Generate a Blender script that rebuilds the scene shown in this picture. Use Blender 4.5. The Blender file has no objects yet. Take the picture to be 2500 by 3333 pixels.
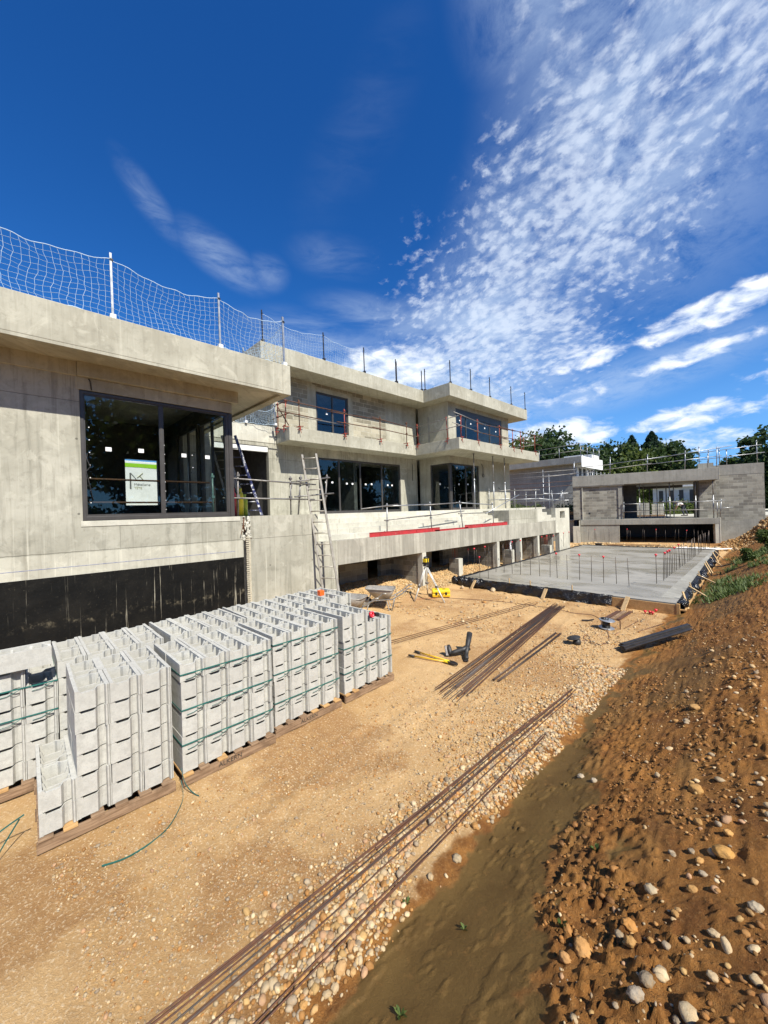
import bpy, math, random
import numpy as np
from mathutils import Vector, Matrix, Euler
R = math.radians
random.seed(7)
rng = np.random.default_rng(11)
S = bpy.context.scene
COL = S.collection

# ------------------------------------------------------------------ camera
cam = bpy.data.cameras.new('camera')
camo = bpy.data.objects.new('camera', cam)
COL.objects.link(camo)
YAW, ROLL = R(45.6), 0.030
s_, c_ = math.sin(YAW), math.cos(YAW)
vv = Vector((-s_, c_, 0)); rr = Vector((c_, s_, 0)); uu = Vector((0, 0, 1))
Rr = rr*math.cos(ROLL)-uu*math.sin(ROLL); Ur = uu*math.cos(ROLL)+rr*math.sin(ROLL)
camo.matrix_world = Matrix(((Rr.x, Ur.x, -vv.x, 0), (Rr.y, Ur.y, -vv.y, 0), (Rr.z, Ur.z, -vv.z, 2.9), (0, 0, 0, 1)))
cam.sensor_fit = 'VERTICAL'; cam.sensor_height = 36; cam.lens = 36*1252/3333
cam.clip_start = 0.05; cam.clip_end = 3000
S.camera = camo
S.render.resolution_x = 768; S.render.resolution_y = 1024
S.view_settings.view_transform = 'Standard'; S.view_settings.look = 'None'
S.view_settings.gamma = 1; S.view_settings.exposure = 0.62

# ------------------------------------------------------------------ sun and sky
SUN = Vector((1, -0.17, 1.13)).normalized()          # towards the sun
sun = bpy.data.lights.new('sun', 'SUN'); sun.energy = 5.0; sun.angle = R(0.55); sun.color = (1, .955, .87)
suno = bpy.data.objects.new('sun', sun); COL.objects.link(suno)
suno.rotation_euler = (-SUN).to_track_quat('-Z', 'Y').to_euler(); suno.location = (30, -6, 34)

class NT:
    def __init__(s, nt): s.t = nt; s.n = nt.nodes; s.l = nt.links
    def a(s, typ, *ins, **kw):
        n = s.n.new('ShaderNode'+typ)
        for k, v in kw.items():
            setattr(n, k, v)
        for i, v in enumerate(ins):
            if v is None: continue
            s.set(n.inputs[i], v)
        return n
    def set(s, sock, v):
        if isinstance(v, bpy.types.NodeSocket): s.l.new(v, sock)
        elif isinstance(v, bpy.types.Node): s.l.new(v.outputs[0], sock)
        else: sock.default_value = v
    def m(s, op, a, b=None, c=None, clamp=False):
        n = s.a('Math', a, b, c, operation=op); n.use_clamp = clamp; return n.outputs[0]
    def v(s, op, a, b=None):
        n = s.a('VectorMath', a, b, operation=op); return n.outputs[0]
    def noise(s, vec, scale, detail=4, rough=.55, dist=0):
        n = s.a('TexNoise'); s.set(n.inputs['Vector'], vec); n.inputs['Scale'].default_value = scale
        n.inputs['Detail'].default_value = detail; n.inputs['Roughness'].default_value = rough
        n.inputs['Distortion'].default_value = dist
        return n.outputs[0]
    def ss(s, x, lo, hi):
        n = s.a('MapRange', interpolation_type='SMOOTHSTEP'); s.set(n.inputs[0], x)
        s.set(n.inputs[1], lo); s.set(n.inputs[2], hi); n.inputs[3].default_value = 0; n.inputs[4].default_value = 1
        return n.outputs[0]
    def mix(s, f, a, b, bt='MIX'):
        n = s.a('Mix', data_type='RGBA', blend_type=bt); s.set(n.inputs[0], f)
        for i, q in ((6, a), (7, b)):
            if isinstance(q, (tuple, list)): q = tuple(q)+((1,) if len(q) == 3 else ())
            s.set(n.inputs[i], q)
        return n.outputs[2]

w = bpy.data.worlds.new('World'); S.world = w; w.use_nodes = True
T = NT(w.node_tree); T.n.clear()
sky = T.a('TexSky', sky_type='NISHITA'); sky.sun_disc = False
sky.sun_elevation = math.asin(SUN.z); sky.sun_rotation = math.atan2(SUN.x, SUN.y)
sky.air_density = 1.0; sky.dust_density = .35; sky.ozone_density = 2.2; sky.altitude = 300
tc = T.a('TexCoord'); dr = tc.outputs['Generated']
sp = T.a('SeparateXYZ', dr); X_, Y_, Z_ = sp.outputs
zc = T.m('MAXIMUM', Z_, .02)
az = T.m('MULTIPLY', T.m('ARCTAN2', X_, Y_), 180/math.pi)
el = T.m('MULTIPLY', T.m('ARCSINE', Z_), 180/math.pi)
hs = T.a('HueSaturation'); T.set(hs.inputs['Color'], sky.outputs[0]); hs.inputs['Saturation'].default_value = 1.32
hs.inputs['Hue'].default_value = .508; hs.inputs['Value'].default_value = 1.0
base = T.mix(1.0, hs.outputs[0], (.52, 1.0, 1.27), 'MULTIPLY')
# cloud layer seen at its own height: position on the layer is direction / elevation
px = T.m('DIVIDE', X_, T.m('ADD', zc, .26)); py = T.m('DIVIDE', Y_, T.m('ADD', zc, .26))
pc = T.a('CombineXYZ', px, py, 0.0).outputs[0]
def blob(a0, e0, ra, re, rot, soft=1.0, amp=1.0):
    ca, sa = math.cos(R(rot)), math.sin(R(rot))
    da = T.m('SUBTRACT', az, a0); de = T.m('SUBTRACT', el, e0)
    u = T.m('ADD', T.m('MULTIPLY', da, ca/ra), T.m('MULTIPLY', de, sa/ra))
    v = T.m('ADD', T.m('MULTIPLY', da, -sa/re), T.m('MULTIPLY', de, ca/re))
    d = T.m('SQRT', T.m('ADD', T.m('MULTIPLY', u, u), T.m('MULTIPLY', v, v)))
    k = T.ss(d, 1.0+soft*.5, max(0, 1.0-soft*.6))
    return T.m('MULTIPLY', k, amp)
def union(lst):
    r = lst[0]
    for q in lst[1:]: r = T.m('MAXIMUM', r, q)
    return r
wv = T.a('TexNoise'); T.set(wv.inputs['Vector'], pc); wv.inputs['Scale'].default_value = 1.6; wv.inputs['Detail'].default_value = 3
warp = T.v('ADD', pc, T.v('MULTIPLY', T.v('SUBTRACT', wv.outputs[1], (.5, .5, .5)), (.16, .16, 0)))
mp = T.a('Mapping'); T.set(mp.inputs['Vector'], warp); mp.inputs['Rotation'].default_value = (0, 0, R(28)); mp.inputs['Scale'].default_value = (1.0, 1.15, 1)
pw = mp.outputs[0]
n1 = T.noise(pw, 36, 5, .62, .3); n2 = T.noise(pw, 3.6, 5, .6); n3 = T.noise(pw, 70, 3, .6)
n4 = T.noise(pw, 16, 5, .62)
vor = T.a('TexVoronoi', feature='SMOOTH_F1'); T.set(vor.inputs['Vector'], T.v('ADD', pw, T.v('MULTIPLY', T.a('CombineXYZ', T.m('SUBTRACT', n3, .5), T.m('SUBTRACT', n4, .5), 0.0).outputs[0], (.05, .05, 0)))); vor.inputs['Scale'].default_value = 33; vor.inputs['Smoothness'].default_value = .6
puff = T.m('ADD', T.m('SUBTRACT', .62, vor.outputs[0]), T.m('MULTIPLY', T.m('SUBTRACT', n1, .5), 1.1))
region = union([blob(-27, 28, 9, 16, -22, 1.3), blob(-15, 36, 11, 14, -20, 1.2), blob(-33, 21, 11, 6, 10, 1.3), blob(-6, 45, 14, 12, 0, 1.3, .8), blob(-22, 22, 9, 6, 0, 1.2, .9), blob(-38, 28, 7, 8, 0, 1.5, .72), blob(-21, 51, 6, 4, -10, 1.6, .4)])
cover = T.m('ADD', T.m('MULTIPLY', region, .75), T.m('MULTIPLY', T.m('SUBTRACT', n2, .5), 1.1))
alto = T.m('MULTIPLY', T.ss(T.m('ADD', puff, T.m('SUBTRACT', cover, .54)), -.12, .72), T.ss(region, .02, .4))
fil = T.noise(pw, 7.0, 8, .72, .5)
veil = T.m('MULTIPLY', union([blob(-36, 17, 17, 8, 12, 1.4, 1.0), blob(-50, 17, 12, 5, 0, 1.5, .7), blob(-30, 23, 9, 9, -20, 1.3, .9), blob(-24, 30, 9, 13, -20, 1.3, .55), blob(-10, 40, 14, 14, -30, 1.4, .7), blob(-22, 52, 8, 6, -20, 1.6, .6), blob(-14, 15, 14, 2.4, 10, 1.3, .55)]), T.ss(fil, .22, .62))
# wispy cirrus on the left
mw = T.a('Mapping'); T.set(mw.inputs['Vector'], T.a('CombineXYZ', az, el, 0.0).outputs[0]); mw.inputs['Rotation'].default_value = (0, 0, R(22)); mw.inputs['Scale'].default_value = (.05, .22, 1)
nw = T.noise(mw.outputs[0], 1.6, 6, .62, .5)
wisp = T.m('MULTIPLY', union([blob(-67.5, 31.9, 4.4, 1.6, -22, 1.6, .9), blob(-76, 35.5, 3.5, 1.2, -40, 1.4, .55), blob(-61.5, 31.2, 2.2, 1.6, 0, 1.4, .5), blob(-52, 33.5, 5, 1.8, -5, 1.4, .3), blob(-45, 27, 8, 2.0, -8, 1.3, .65), blob(-56, 24, 8, 2.6, -5, 1.4, .7), blob(-62, 19, 9, 4, 0, 1.4, .55), blob(-47, 45, 9, 3, 40, 1.7, .08)]), T.ss(nw, .30, .68))
# low cumulus near the horizon
mc = T.a('Mapping'); T.set(mc.inputs['Vector'], T.a('CombineXYZ', az, el, 0.0).outputs[0]); mc.inputs['Scale'].default_value = (.16, .34, 1)
nc = T.noise(mc.outputs[0], 2.1, 8, .62, .35)
cum = union([blob(-4, 20.6, 9, 1.7, 10, .9), blob(-17, 18.7, 6, 1.4, 5, 1.1, .8), blob(-6.5, 16.6, 7, 1.1, 8, 1.1, .8), blob(-7, 10, 6.5, 1.5, 4, 1, .9), blob(-21, 9.3, 7, 2.4, 3, .9), blob(-6, 7, 6, 1.5, 0, 1.2, .75), blob(-13, 6.6, 5, 1.5, 0, 1.2, .7), blob(-44, 20.5, 8, 3.0, -3, .9), blob(-20, 14, 9, 1.4, 10, 1.2, .5), blob(-30, 9, 12, 3, 0, 1.2, .7), blob(4, 12, 7, 4, 0, 1.2, .6), blob(-55, 17, 8, 3, 0, 1, .7)])
cumm = T.ss(T.m('ADD', nc, T.m('MULTIPLY', T.m('SUBTRACT', cum, .5), .42)), .42, .80)
cumm = T.m('MULTIPLY', cumm, T.ss(cum, .02, .5))
low = T.m('MULTIPLY', T.ss(el, 24, 1), .75)
clear = T.mix(low, base, (1.9, 4.4, 9.2))
c1 = T.mix(T.m('MULTIPLY', veil, .8), clear, (5.0, 6.3, 8.3))
c2 = T.mix(T.m('MULTIPLY', wisp, .55), c1, (5.4, 6.6, 8.2))
c3 = T.mix(T.m('MULTIPLY', alto, .6), c2, (7.4, 8.2, 9.4))
shade = T.ss(T.noise(mc.outputs[0], 2.1, 4, .5), .35, .65)
c4 = T.mix(T.m('MULTIPLY', cumm, .92), c3, T.mix(shade, (6.6, 7.6, 9.3), (10, 10.3, 10.6)))
bg = T.a('Background', c4, .078); out = T.a('OutputWorld', bg)

# ------------------------------------------------------------------ materials
MATS = {}
def rampmix(t, f, c1, c2): return t.mix(f, c1, c2)
def new_mat(name, rough=.8, metal=0., spec=.5):
    m = bpy.data.materials.new(name); m.use_nodes = True
    t = NT(m.node_tree); b = t.n['Principled BSDF']
    b.inputs['Roughness'].default_value = rough; b.inputs['Metallic'].default_value = metal
    b.inputs['Specular IOR Level'].default_value = spec
    return m, t, b
def bump(t, b, h, dist=.01, strength=1.0):
    n = t.a('Bump'); n.inputs['Distance'].default_value = dist; n.inputs['Strength'].default_value = strength
    t.set(n.inputs['Height'], h); t.set(b.inputs['Normal'], n.outputs[0]); return n
def simple(name, c1, c2=None, rough=.6, metal=0., scale=8., bscale=60., bd=.002, spots=None, lo=.35, hi=.68, spec=.5):
    m, t, b = new_mat(name, rough, metal, spec)
    o = t.a('TexCoord').outputs['Object']
    c2 = c2 or tuple(x*.8 for x in c1)
    f = t.ss(t.noise(o, scale, 6, .6), lo, hi)
    c = t.mix(f, c1, c2)
    if spots:
        c = t.mix(t.ss(t.noise(o, spots[1], 5, .7), spots[2], spots[2]+.08), c, spots[0])
    t.set(b.inputs['Base Color'], c)
    t.set(b.inputs['Roughness'], t.m('ADD', t.m('MULTIPLY', t.noise(o, scale*3, 4), .25), rough-.12))
    bump(t, b, t.noise(o, bscale, 4), bd, .8)
    MATS[name] = m; return m
def concrete(name, c1, c2, c3, streak=.5, joints=None, boards=0.0):
    m, t, b = new_mat(name, .85, 0, .25)
    o = t.a('TexCoord').outputs['Object']
    s = t.a('SeparateXYZ', o); xy = t.m('ADD', s.outputs[0], s.outputs[1])
    vec = t.a('CombineXYZ', xy, s.outputs[2], t.m('MULTIPLY', s.outputs[0], .3)).outputs[0]
    st = t.a('Mapping'); t.set(st.inputs['Vector'], vec); st.inputs['Scale'].default_value = (9, .55, 1)
    ns = t.noise(st.outputs[0], 1.0, 6, .65, .3)
    nb = t.noise(o, .85, 7, .62, .4); nf = t.noise(o, 7, 7, .7); ng = t.noise(o, 55, 5, .7)
    c = t.mix(t.ss(nb, .34, .66), c1, c2)
    c = t.mix(t.m('MULTIPLY', t.ss(ns, .45, .72), streak), c, c3)
    c = t.mix(t.m('MULTIPLY', t.ss(nf, .50, .70), .42), c, c3)
    npch = t.noise(o, 2.1, 8, .7, .6)
    c = t.mix(t.m('MULTIPLY', t.ss(npch, .56, .68), .38), c, tuple(x*.85 for x in c3))
    c = t.mix(t.m('MULTIPLY', t.ss(npch, .46, .36), .40), c, tuple(min(.8, x*1.25) for x in c1))
    st2 = t.a('Mapping'); t.set(st2.inputs['Vector'], vec); st2.inputs['Scale'].default_value = (22, .35, 1); st2.inputs['Location'].default_value = (3, 1, 0)
    light = t.ss(t.noise(st2.outputs[0], 1, 4, .6, .2), .58, .74)
    c = t.mix(t.m('MULTIPLY', light, .6*streak+.08), c, tuple(min(.8, x*1.45) for x in c1))
    if boards:
        bd = t.m('FRACT', t.m('MULTIPLY', xy, boards))
        bi = t.m('FLOOR', t.m('MULTIPLY', xy, boards))
        wn = t.a('TexWhiteNoise', noise_dimensions='1D'); t.set(wn.inputs['W'], bi)
        c = t.mix(t.m('MULTIPLY', t.m('SUBTRACT', wn.outputs[0], .25, clamp=True), .95), c, c3)
        ln = t.ss(t.m('ABSOLUTE', t.m('SUBTRACT', bd, .5)), .47, .5)
        c = t.mix(t.m('MULTIPLY', ln, .3), c, tuple(x*.5 for x in c3))
    pits = t.ss(t.a('TexVoronoi', feature='F1').outputs[0], .0, .1)
    vo = t.a('TexVoronoi'); t.set(vo.inputs['Vector'], o); vo.inputs['Scale'].default_value = 9
    pit = t.ss(vo.outputs[0], .055, .03)
    pit = t.m('MULTIPLY', pit, t.ss(nf, .5, .6))
    c = t.mix(t.m('MULTIPLY', pit, .55), c, tuple(x*.45 for x in c3))
    h = t.m('ADD', t.m('MULTIPLY', ng, .4), t.m('MULTIPLY', ns, .9))
    if joints:
        py, y0, pz, z0 = joints
        fy = t.m('ABSOLUTE', t.m('SUBTRACT', t.m('FRACT', t.m('DIVIDE', t.m('SUBTRACT', t.m('ADD', xy, t.m('MULTIPLY', t.m('SUBTRACT', nf, .5), .02)), y0-py/2), py)), .5))
        fz = t.m('ABSOLUTE', t.m('SUBTRACT', t.m('FRACT', t.m('DIVIDE', t.m('SUBTRACT', t.m('ADD', s.outputs[2], t.m('MULTIPLY', t.m('SUBTRACT', nf, .5), .03)), z0-pz/2), pz)), .5))
        ly = t.ss(fy, .011/py, .004/py); lz = t.ss(fz, .011/pz, .004/pz)
        ln = t.m('MAXIMUM', ly, lz)
        c = t.mix(t.m('MULTIPLY', ln, .5), c, tuple(x*.4 for x in c3))
        band = t.m('MAXIMUM', t.ss(fy, .07/py, .01/py), 0)
        c = t.mix(t.m('MULTIPLY', band, .3), c, c2)
        # each formwork panel keeps its own tint
        wn = t.a('TexWhiteNoise', noise_dimensions='2D')
        t.set(wn.inputs['Vector'], t.a('CombineXYZ', t.m('FLOOR', t.m('DIVIDE', t.m('SUBTRACT', xy, y0), py)), t.m('FLOOR', t.m('DIVIDE', t.m('SUBTRACT', s.outputs[2], z0), pz)), 0.0))
        c = t.mix(t.m('MULTIPLY', wn.outputs[0], .28), c, c3)
        dy = t.m('MULTIPLY', t.m('SUBTRACT', fy, .25), py); dz = t.m('MULTIPLY', t.m('SUBTRACT', fz, .25), pz)
        hole = t.ss(t.m('ADD', t.m('MULTIPLY', dy, dy), t.m('MULTIPLY', dz, dz)), .0006, .0003)
        c = t.mix(t.m('MULTIPLY', hole, .7), c, tuple(x*.35 for x in c3))
        h = t.m('SUBTRACT', h, t.m('MULTIPLY', ln, 1.2))
    t.set(b.inputs['Base Color'], c)
    bump(t, b, h, .006, .55)
    MATS[name] = m; return m
def blockwork(name, c1, c2, mortar, bw=.5, bh=.2, z0=0.0):
    m, t, b = new_mat(name, .92, 0, .2)
    o = t.a('TexCoord').outputs['Object']
    s = t.a('SeparateXYZ', o)
    nb = t.noise(o, 3.0, 5, .6)
    wob = t.m('MULTIPLY', t.m('SUBTRACT', nb, .5), .018)
    vec = t.a('CombineXYZ', t.m('ADD', t.m('ADD', s.outputs[0], s.outputs[1]), wob), t.m('ADD', t.m('SUBTRACT', s.outputs[2], z0), wob), 0.0).outputs[0]
    k = t.a('TexBrick'); t.set(k.inputs['Vector'], vec); k.offset = .5
    k.inputs['Scale'].default_value = 1; k.inputs['Brick Width'].default_value = bw; k.inputs['Row Height'].default_value = bh
    k.inputs['Mortar Size'].default_value = .010; k.inputs['Mortar Smooth'].default_value = .35; k.inputs['Bias'].default_value = -.05
    k.inputs['Color1'].default_value = (*c1, 1); k.inputs['Color2'].default_value = (*c2, 1); k.inputs['Mortar'].default_value = (*mortar, 1)
    c = t.mix(t.m('MULTIPLY', t.ss(t.noise(o, 1.1, 6, .65), .42, .7), .4), k.outputs[0], tuple(x*.62 for x in c2))
    smear = t.ss(t.noise(o, 5, 5, .7, .5), .58, .68)
    c = t.mix(t.m('MULTIPLY', smear, .5), c, mortar)
    t.set(b.inputs['Base Color'], c)
    bump(t, b, t.m('SUBTRACT', t.m('MULTIPLY', t.noise(o, 45, 4), .5), t.m('MULTIPLY', k.outputs[1], .9)), .012, .8)
    MATS[name] = m; return m

concrete('concrete_wall', (.465, .445, .36), (.345, .33, .26), (.205, .195, .15), .75, joints=(2.6, .15, 2.86, 2.32))
concrete('concrete_smooth', (.44, .42, .33), (.34, .32, .245), (.235, .22, .165), .5)
concrete('concrete_beam', (.43, .405, .33), (.34, .32, .26), (.22, .205, .165), .8, boards=3.1)
concrete('concrete_light', (.54, .52, .43), (.46, .44, .36), (.33, .315, .25), .3)
concrete('concrete_grey', (.33, .32, .275), (.26, .25, .215), (.18, .175, .15), .5)
blockwork('blockwork', (.44, .40, .295), (.20, .18, .13), (.56, .53, .42), .5, .2, 6.3)
blockwork('blockwork_grey', (.36, .345, .285), (.17, .16, .135), (.42, .405, .34), .5, .2, 0.0)
simple('rusty_steel', (.14, .06, .028), (.075, .042, .03), .7, .3, 14, 90, .001, ((.22, .10, .04), 30, .6))
simple('dark_rebar', (.055, .05, .048), (.10, .068, .046), .45, .55, 9, 120, .001)
simple('galvanised', (.42, .43, .43), (.30, .31, .31), .42, .65, 9, 90, .0006, ((.2, .17, .14), 14, .62))
simple('tube_grey', (.27, .26, .24), (.17, .155, .14), .5, .55, 7, 80, .0008, ((.2, .11, .07), 11, .6))
simple('red_clamp', (.36, .055, .03), (.22, .05, .03), .6, .1, 12, 80, .001, ((.12, .06, .04), 22, .58))
simple('red_paint', (.44, .03, .035), (.33, .035, .035), .6, 0, 5, 50, .001, ((.42, .30, .25), 14, .62))
simple('red_plastic', (.75, .03, .05), (.6, .03, .04), .35, 0, 5, 50, .0002)
simple('orange_plastic', (.85, .13, .02), (.7, .11, .02), .4, 0, 5, 50, .0002)
simple('yellow_plastic', (.80, .60, .02), (.68, .48, .02), .4, 0, 5, 60, .0004, ((.55, .4, .12), 16, .66))
simple('yellow_paint', (.75, .48, .02), (.65, .36, .02), .4, 0, 8, 60, .0004, ((.3, .2, .05), 30, .68))
simple('black_rubber', (.018, .017, .016), (.035, .033, .03), .55, 0, 12, 80, .001, ((.13, .11, .08), 22, .66))
simple('black_plastic', (.012, .012, .013), (.02, .02, .02), .35, 0, 6, 60, .0006)
simple('dark_frame', (.072, .067, .062), (.085, .079, .073), .38, .3, 4, 60, .0002)
simple('dark_steel', (.035, .033, .032), (.06, .05, .045), .45, .5, 12, 80, .0006)
simple('white_plastic', (.75, .75, .73), (.66, .66, .64), .5, 0, 6, 50, .0003)
simple('sticker_white', (.82, .82, .80), (.76, .76, .75), .6, 0, 20, 50, .0001)
simple('green_strap', (.012, .10, .085), (.018, .14, .115), .45, 0, 10, 60, .0002)
simple('green_bottle', (.42, .50, .03), (.36, .42, .03), .4, 0, 8, 60, .0002, ((.6, .5, .05), 16, .55))
simple('green_paint', (.27, .55, .02), (.25, .5, .02), .4, 0, 4, 30, .0001)
simple('logo_dark', (.10, .10, .10), (.12, .12, .11), .5, 0, 4, 30, .0001)
simple('logo_olive', (.33, .31, .12), (.3, .28, .12), .5, 0, 4, 30, .0001)
simple('net_cord', (.50, .62, .70), (.42, .56, .68), .7, 0, 6, 60, .0002)
simple('blue_paint', (.02, .025, .075), (.03, .035, .11), .4, 0, 6, 60, .0002, ((.55, .55, .55), 9, .5))
simple('aluminium', (.40, .37, .31), (.30, .27, .22), .5, .35, 8, 80, .0005, ((.28, .26, .22), 20, .62))
simple('barrow_metal', (.42, .40, .36), (.30, .28, .25), .5, .45, 6, 60, .001, ((.46, .42, .36), 10, .55))
simple('plaster_white', (.74, .74, .71), (.66, .66, .63), .8, 0, 3, 60, .001)
simple('interior_dark', (.12, .115, .105), (.08, .075, .07), .9, 0, 3, 40, .003)  # raw concrete darkened in colour to stand in for unlit rooms
simple('cloth_white', (.7, .7, .7), (.58, .58, .6), .9, 0, 9, 60, .002)
simple('cloth_dark', (.03, .035, .05), (.045, .05, .07), .9, 0, 9, 60, .002)
simple('skin', (.45, .27, .18), (.38, .22, .15), .6, 0, 9, 60, .001)
simple('hair', (.03, .02, .015), (.05, .03, .02), .6, 0, 20, 90, .002)
simple('bark', (.10, .075, .05), (.06, .045, .03), .9, 0, 4, 20, .02)
simple('cable_dark', (.07, .03, .02), (.12, .05, .03), .5, 0, 6, 50, .0003)
simple('chalk_blue', (.12, .14, .30), (.25, .26, .36), .8, 0, 30, 50, .0002, lo=.45, hi=.55)
simple('glass_green', (.18, .28, .25), (.14, .22, .2), .3, 0, 4, 30, .0001)
def leafmat(name, c1, c2):
    m, t, b = new_mat(name, .6, 0, .3)
    g = t.a('NewGeometry') if False else None
    oi = t.a('Attribute', attribute_name='tint', attribute_type='GEOMETRY')
    t.set(b.inputs['Base Color'], t.mix(oi.outputs['Fac'], c1, c2))
    b.inputs['Subsurface Weight'].default_value = 0
    tr = t.a('BsdfTranslucent'); t.set(tr.inputs[0], t.mix(oi.outputs['Fac'], tuple(x*1.3 for x in c1), tuple(x*1.5 for x in c2)))
    mx = t.a('MixShader', .28, b, tr); t.l.new(mx.outputs[0], t.n['Material Output'].inputs[0])
    MATS[name] = m
leafmat('leaf_dark', (.022, .045, .012), (.075, .115, .03))
leafmat('leaf_mid', (.035, .065, .014), (.15, .18, .035))
leafmat('leaf_conifer', (.012, .03, .014), (.035, .065, .028))
leafmat('weed_green', (.035, .065, .012), (.13, .17, .045))
# planks
def woodmat(name, c1, c2):
    m, t, b = new_mat(name, .8, 0, .2)
    o = t.a('TexCoord').outputs['Object']
    mpn = t.a('Mapping'); t.set(mpn.inputs['Vector'], o); mpn.inputs['Scale'].default_value = (30, 2.2, 30)
    f = t.noise(mpn.outputs[0], 1.5, 6, .65, .6)
    c = t.mix(t.ss(f, .35, .65), c1, c2)
    c = t.mix(t.m('MULTIPLY', t.ss(t.noise(o, 6, 5, .6), .5, .7), .5), c, tuple(x*.55 for x in c2))
    t.set(b.inputs['Base Color'], c); bump(t, b, f, .003, .8); MATS[name] = m
woodmat('wood_old', (.30, .20, .12), (.17, .105, .06))
woodmat('wood_new', (.62, .45, .24), (.50, .34, .17))
woodmat('wood_form', (.50, .31, .13), (.38, .22, .09))
# hollow block
m, t, b = new_mat('block_grey', .92, 0, .15)
o = t.a('TexCoord').outputs['Object']
oi = t.a('ObjectInfo')
ov = t.v('ADD', o, t.v('MULTIPLY', t.a('CombineXYZ', oi.outputs['Random'], oi.outputs['Random'], oi.outputs['Random']).outputs[0], (37, 51, 23)))
c = t.mix(t.ss(t.noise(ov, 14, 6, .7), .35, .7), (.51, .50, .445), (.40, .39, .345))
c = t.mix(t.ss(t.noise(ov, 110, 3, .8), .55, .68), c, (.33, .325, .30))
c = t.mix(t.m('MULTIPLY', oi.outputs['Random'], .42), c, (.37, .355, .315))
t.set(b.inputs['Base Color'], c); bump(t, b, t.noise(ov, 130, 4, .8), .004, .9); MATS['block_grey'] = m
# membrane with pale drips and a tide line
m, t, b = new_mat('black_membrane', .6, 0, .15)
o = t.a('TexCoord').outputs['Object']; s = t.a('SeparateXYZ', o)
st = t.a('Mapping'); t.set(st.inputs['Vector'], o); st.inputs['Scale'].default_value = (1, 16, .32)
drip = t.ss(t.noise(st.outputs[0], 1.2, 4, .7, .15), .60, .67)
big = t.ss(t.noise(o, 1.4, 5, .6), .42, .62)
c = t.mix(t.ss(t.noise(o, 2.2, 7, .7), .4, .7), (.005, .005, .0045), (.011, .010, .008))
c = t.mix(t.m('MULTIPLY', t.m('MULTIPLY', drip, big), .75), c, (.42, .38, .28))
seam = t.ss(t.m('ABSOLUTE', t.m('SUBTRACT', s.outputs[2], t.m('ADD', .92, t.m('MULTIPLY', t.noise(o, 1.2, 5, .7), .25)))), .10, .0)
dirt = t.m('MULTIPLY', seam, t.ss(t.noise(o, 9, 6, .7), .5, .75))
c = t.mix(t.m('MULTIPLY', dirt, .75), c, (.20, .17, .11))
c = t.mix(t.m('MULTIPLY', t.ss(t.noise(o, 24, 5, .8), .60, .72), .35), c, (.16, .14, .09))
t.set(b.inputs['Base Color'], c); bump(t, b, t.noise(o, 5, 6, .6), .02, .6); MATS['black_membrane'] = m
# foil
m, t, b = new_mat('black_foil', .22, 0, .6)
o = t.a('TexCoord').outputs['Object']
b.inputs['Base Color'].default_value = (.010, .010, .011, 1); bump(t, b, t.noise(o, 9, 6, .7, .6), .05, .9); MATS['black_foil'] = m
# fresh wet slab
m, t, b = new_mat('fresh_concrete', .3, 0, .5)
o = t.a('TexCoord').outputs['Object']
mpn = t.a('Mapping'); t.set(mpn.inputs['Vector'], o); mpn.inputs['Scale'].default_value = (.5, .9, 1)
f = t.noise(mpn.outputs[0], .9, 7, .62, .8)
c = t.mix(t.ss(f, .35, .65), (.235, .215, .165), (.31, .29, .24))
c = t.mix(t.ss(t.noise(mpn.outputs[0], 2.2, 7, .65), .58, .75), c, (.38, .36, .31))
t.set(b.inputs['Base Color'], c); t.set(b.inputs['Roughness'], t.m('ADD', .18, t.m('MULTIPLY', t.ss(f, .35, .7), .35)))
bump(t, b, t.noise(o, 14, 5, .6), .004, .6); MATS['fresh_concrete'] = m
# window glass: thin tinted pane, part see-through and part mirror
def glassmat(name, tint, r0):
    m = bpy.data.materials.new(name); m.use_nodes = True; t = NT(m.node_tree); t.n.clear()
    lw = t.a('LayerWeight'); fac = t.m('ADD', r0, t.m('MULTIPLY', t.m('POWER', lw.outputs['Facing'], 4.5), .45))
    tr = t.a('BsdfTransparent', (*tint, 1)); gl = t.a('BsdfGlossy'); gl.inputs[0].default_value = (.9, .95, .97, 1); gl.inputs['Roughness'].default_value = .004
    mx = t.a('MixShader', fac, tr, gl); t.a('OutputMaterial', mx); MATS[name] = m
glassmat('window_glass', (.80, .84, .83), .048)
# pebbles: colour of each stone
m, t, b = new_mat('pebbles', .7, 0, .3)
o = t.a('TexCoord').outputs['Object']
at_ = t.a('Attribute', attribute_name='stone', attribute_type='GEOMETRY')
c = t.mix(t.m('ADD', .06, t.m('MULTIPLY', t.ss(t.noise(o, 35, 5, .7), .4, .7), .38)), at_.outputs['Color'], (.46, .30, .14))
c = t.mix(1.0, c, (.92, .84, .70), 'MULTIPLY')
t.set(b.inputs['Base Color'], c); bump(t, b, t.m('ADD', t.noise(o, 60, 6, .75), t.m('MULTIPLY', t.noise(o, 22, 3), 1.5)), .006, .9); MATS['pebbles'] = m
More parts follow.
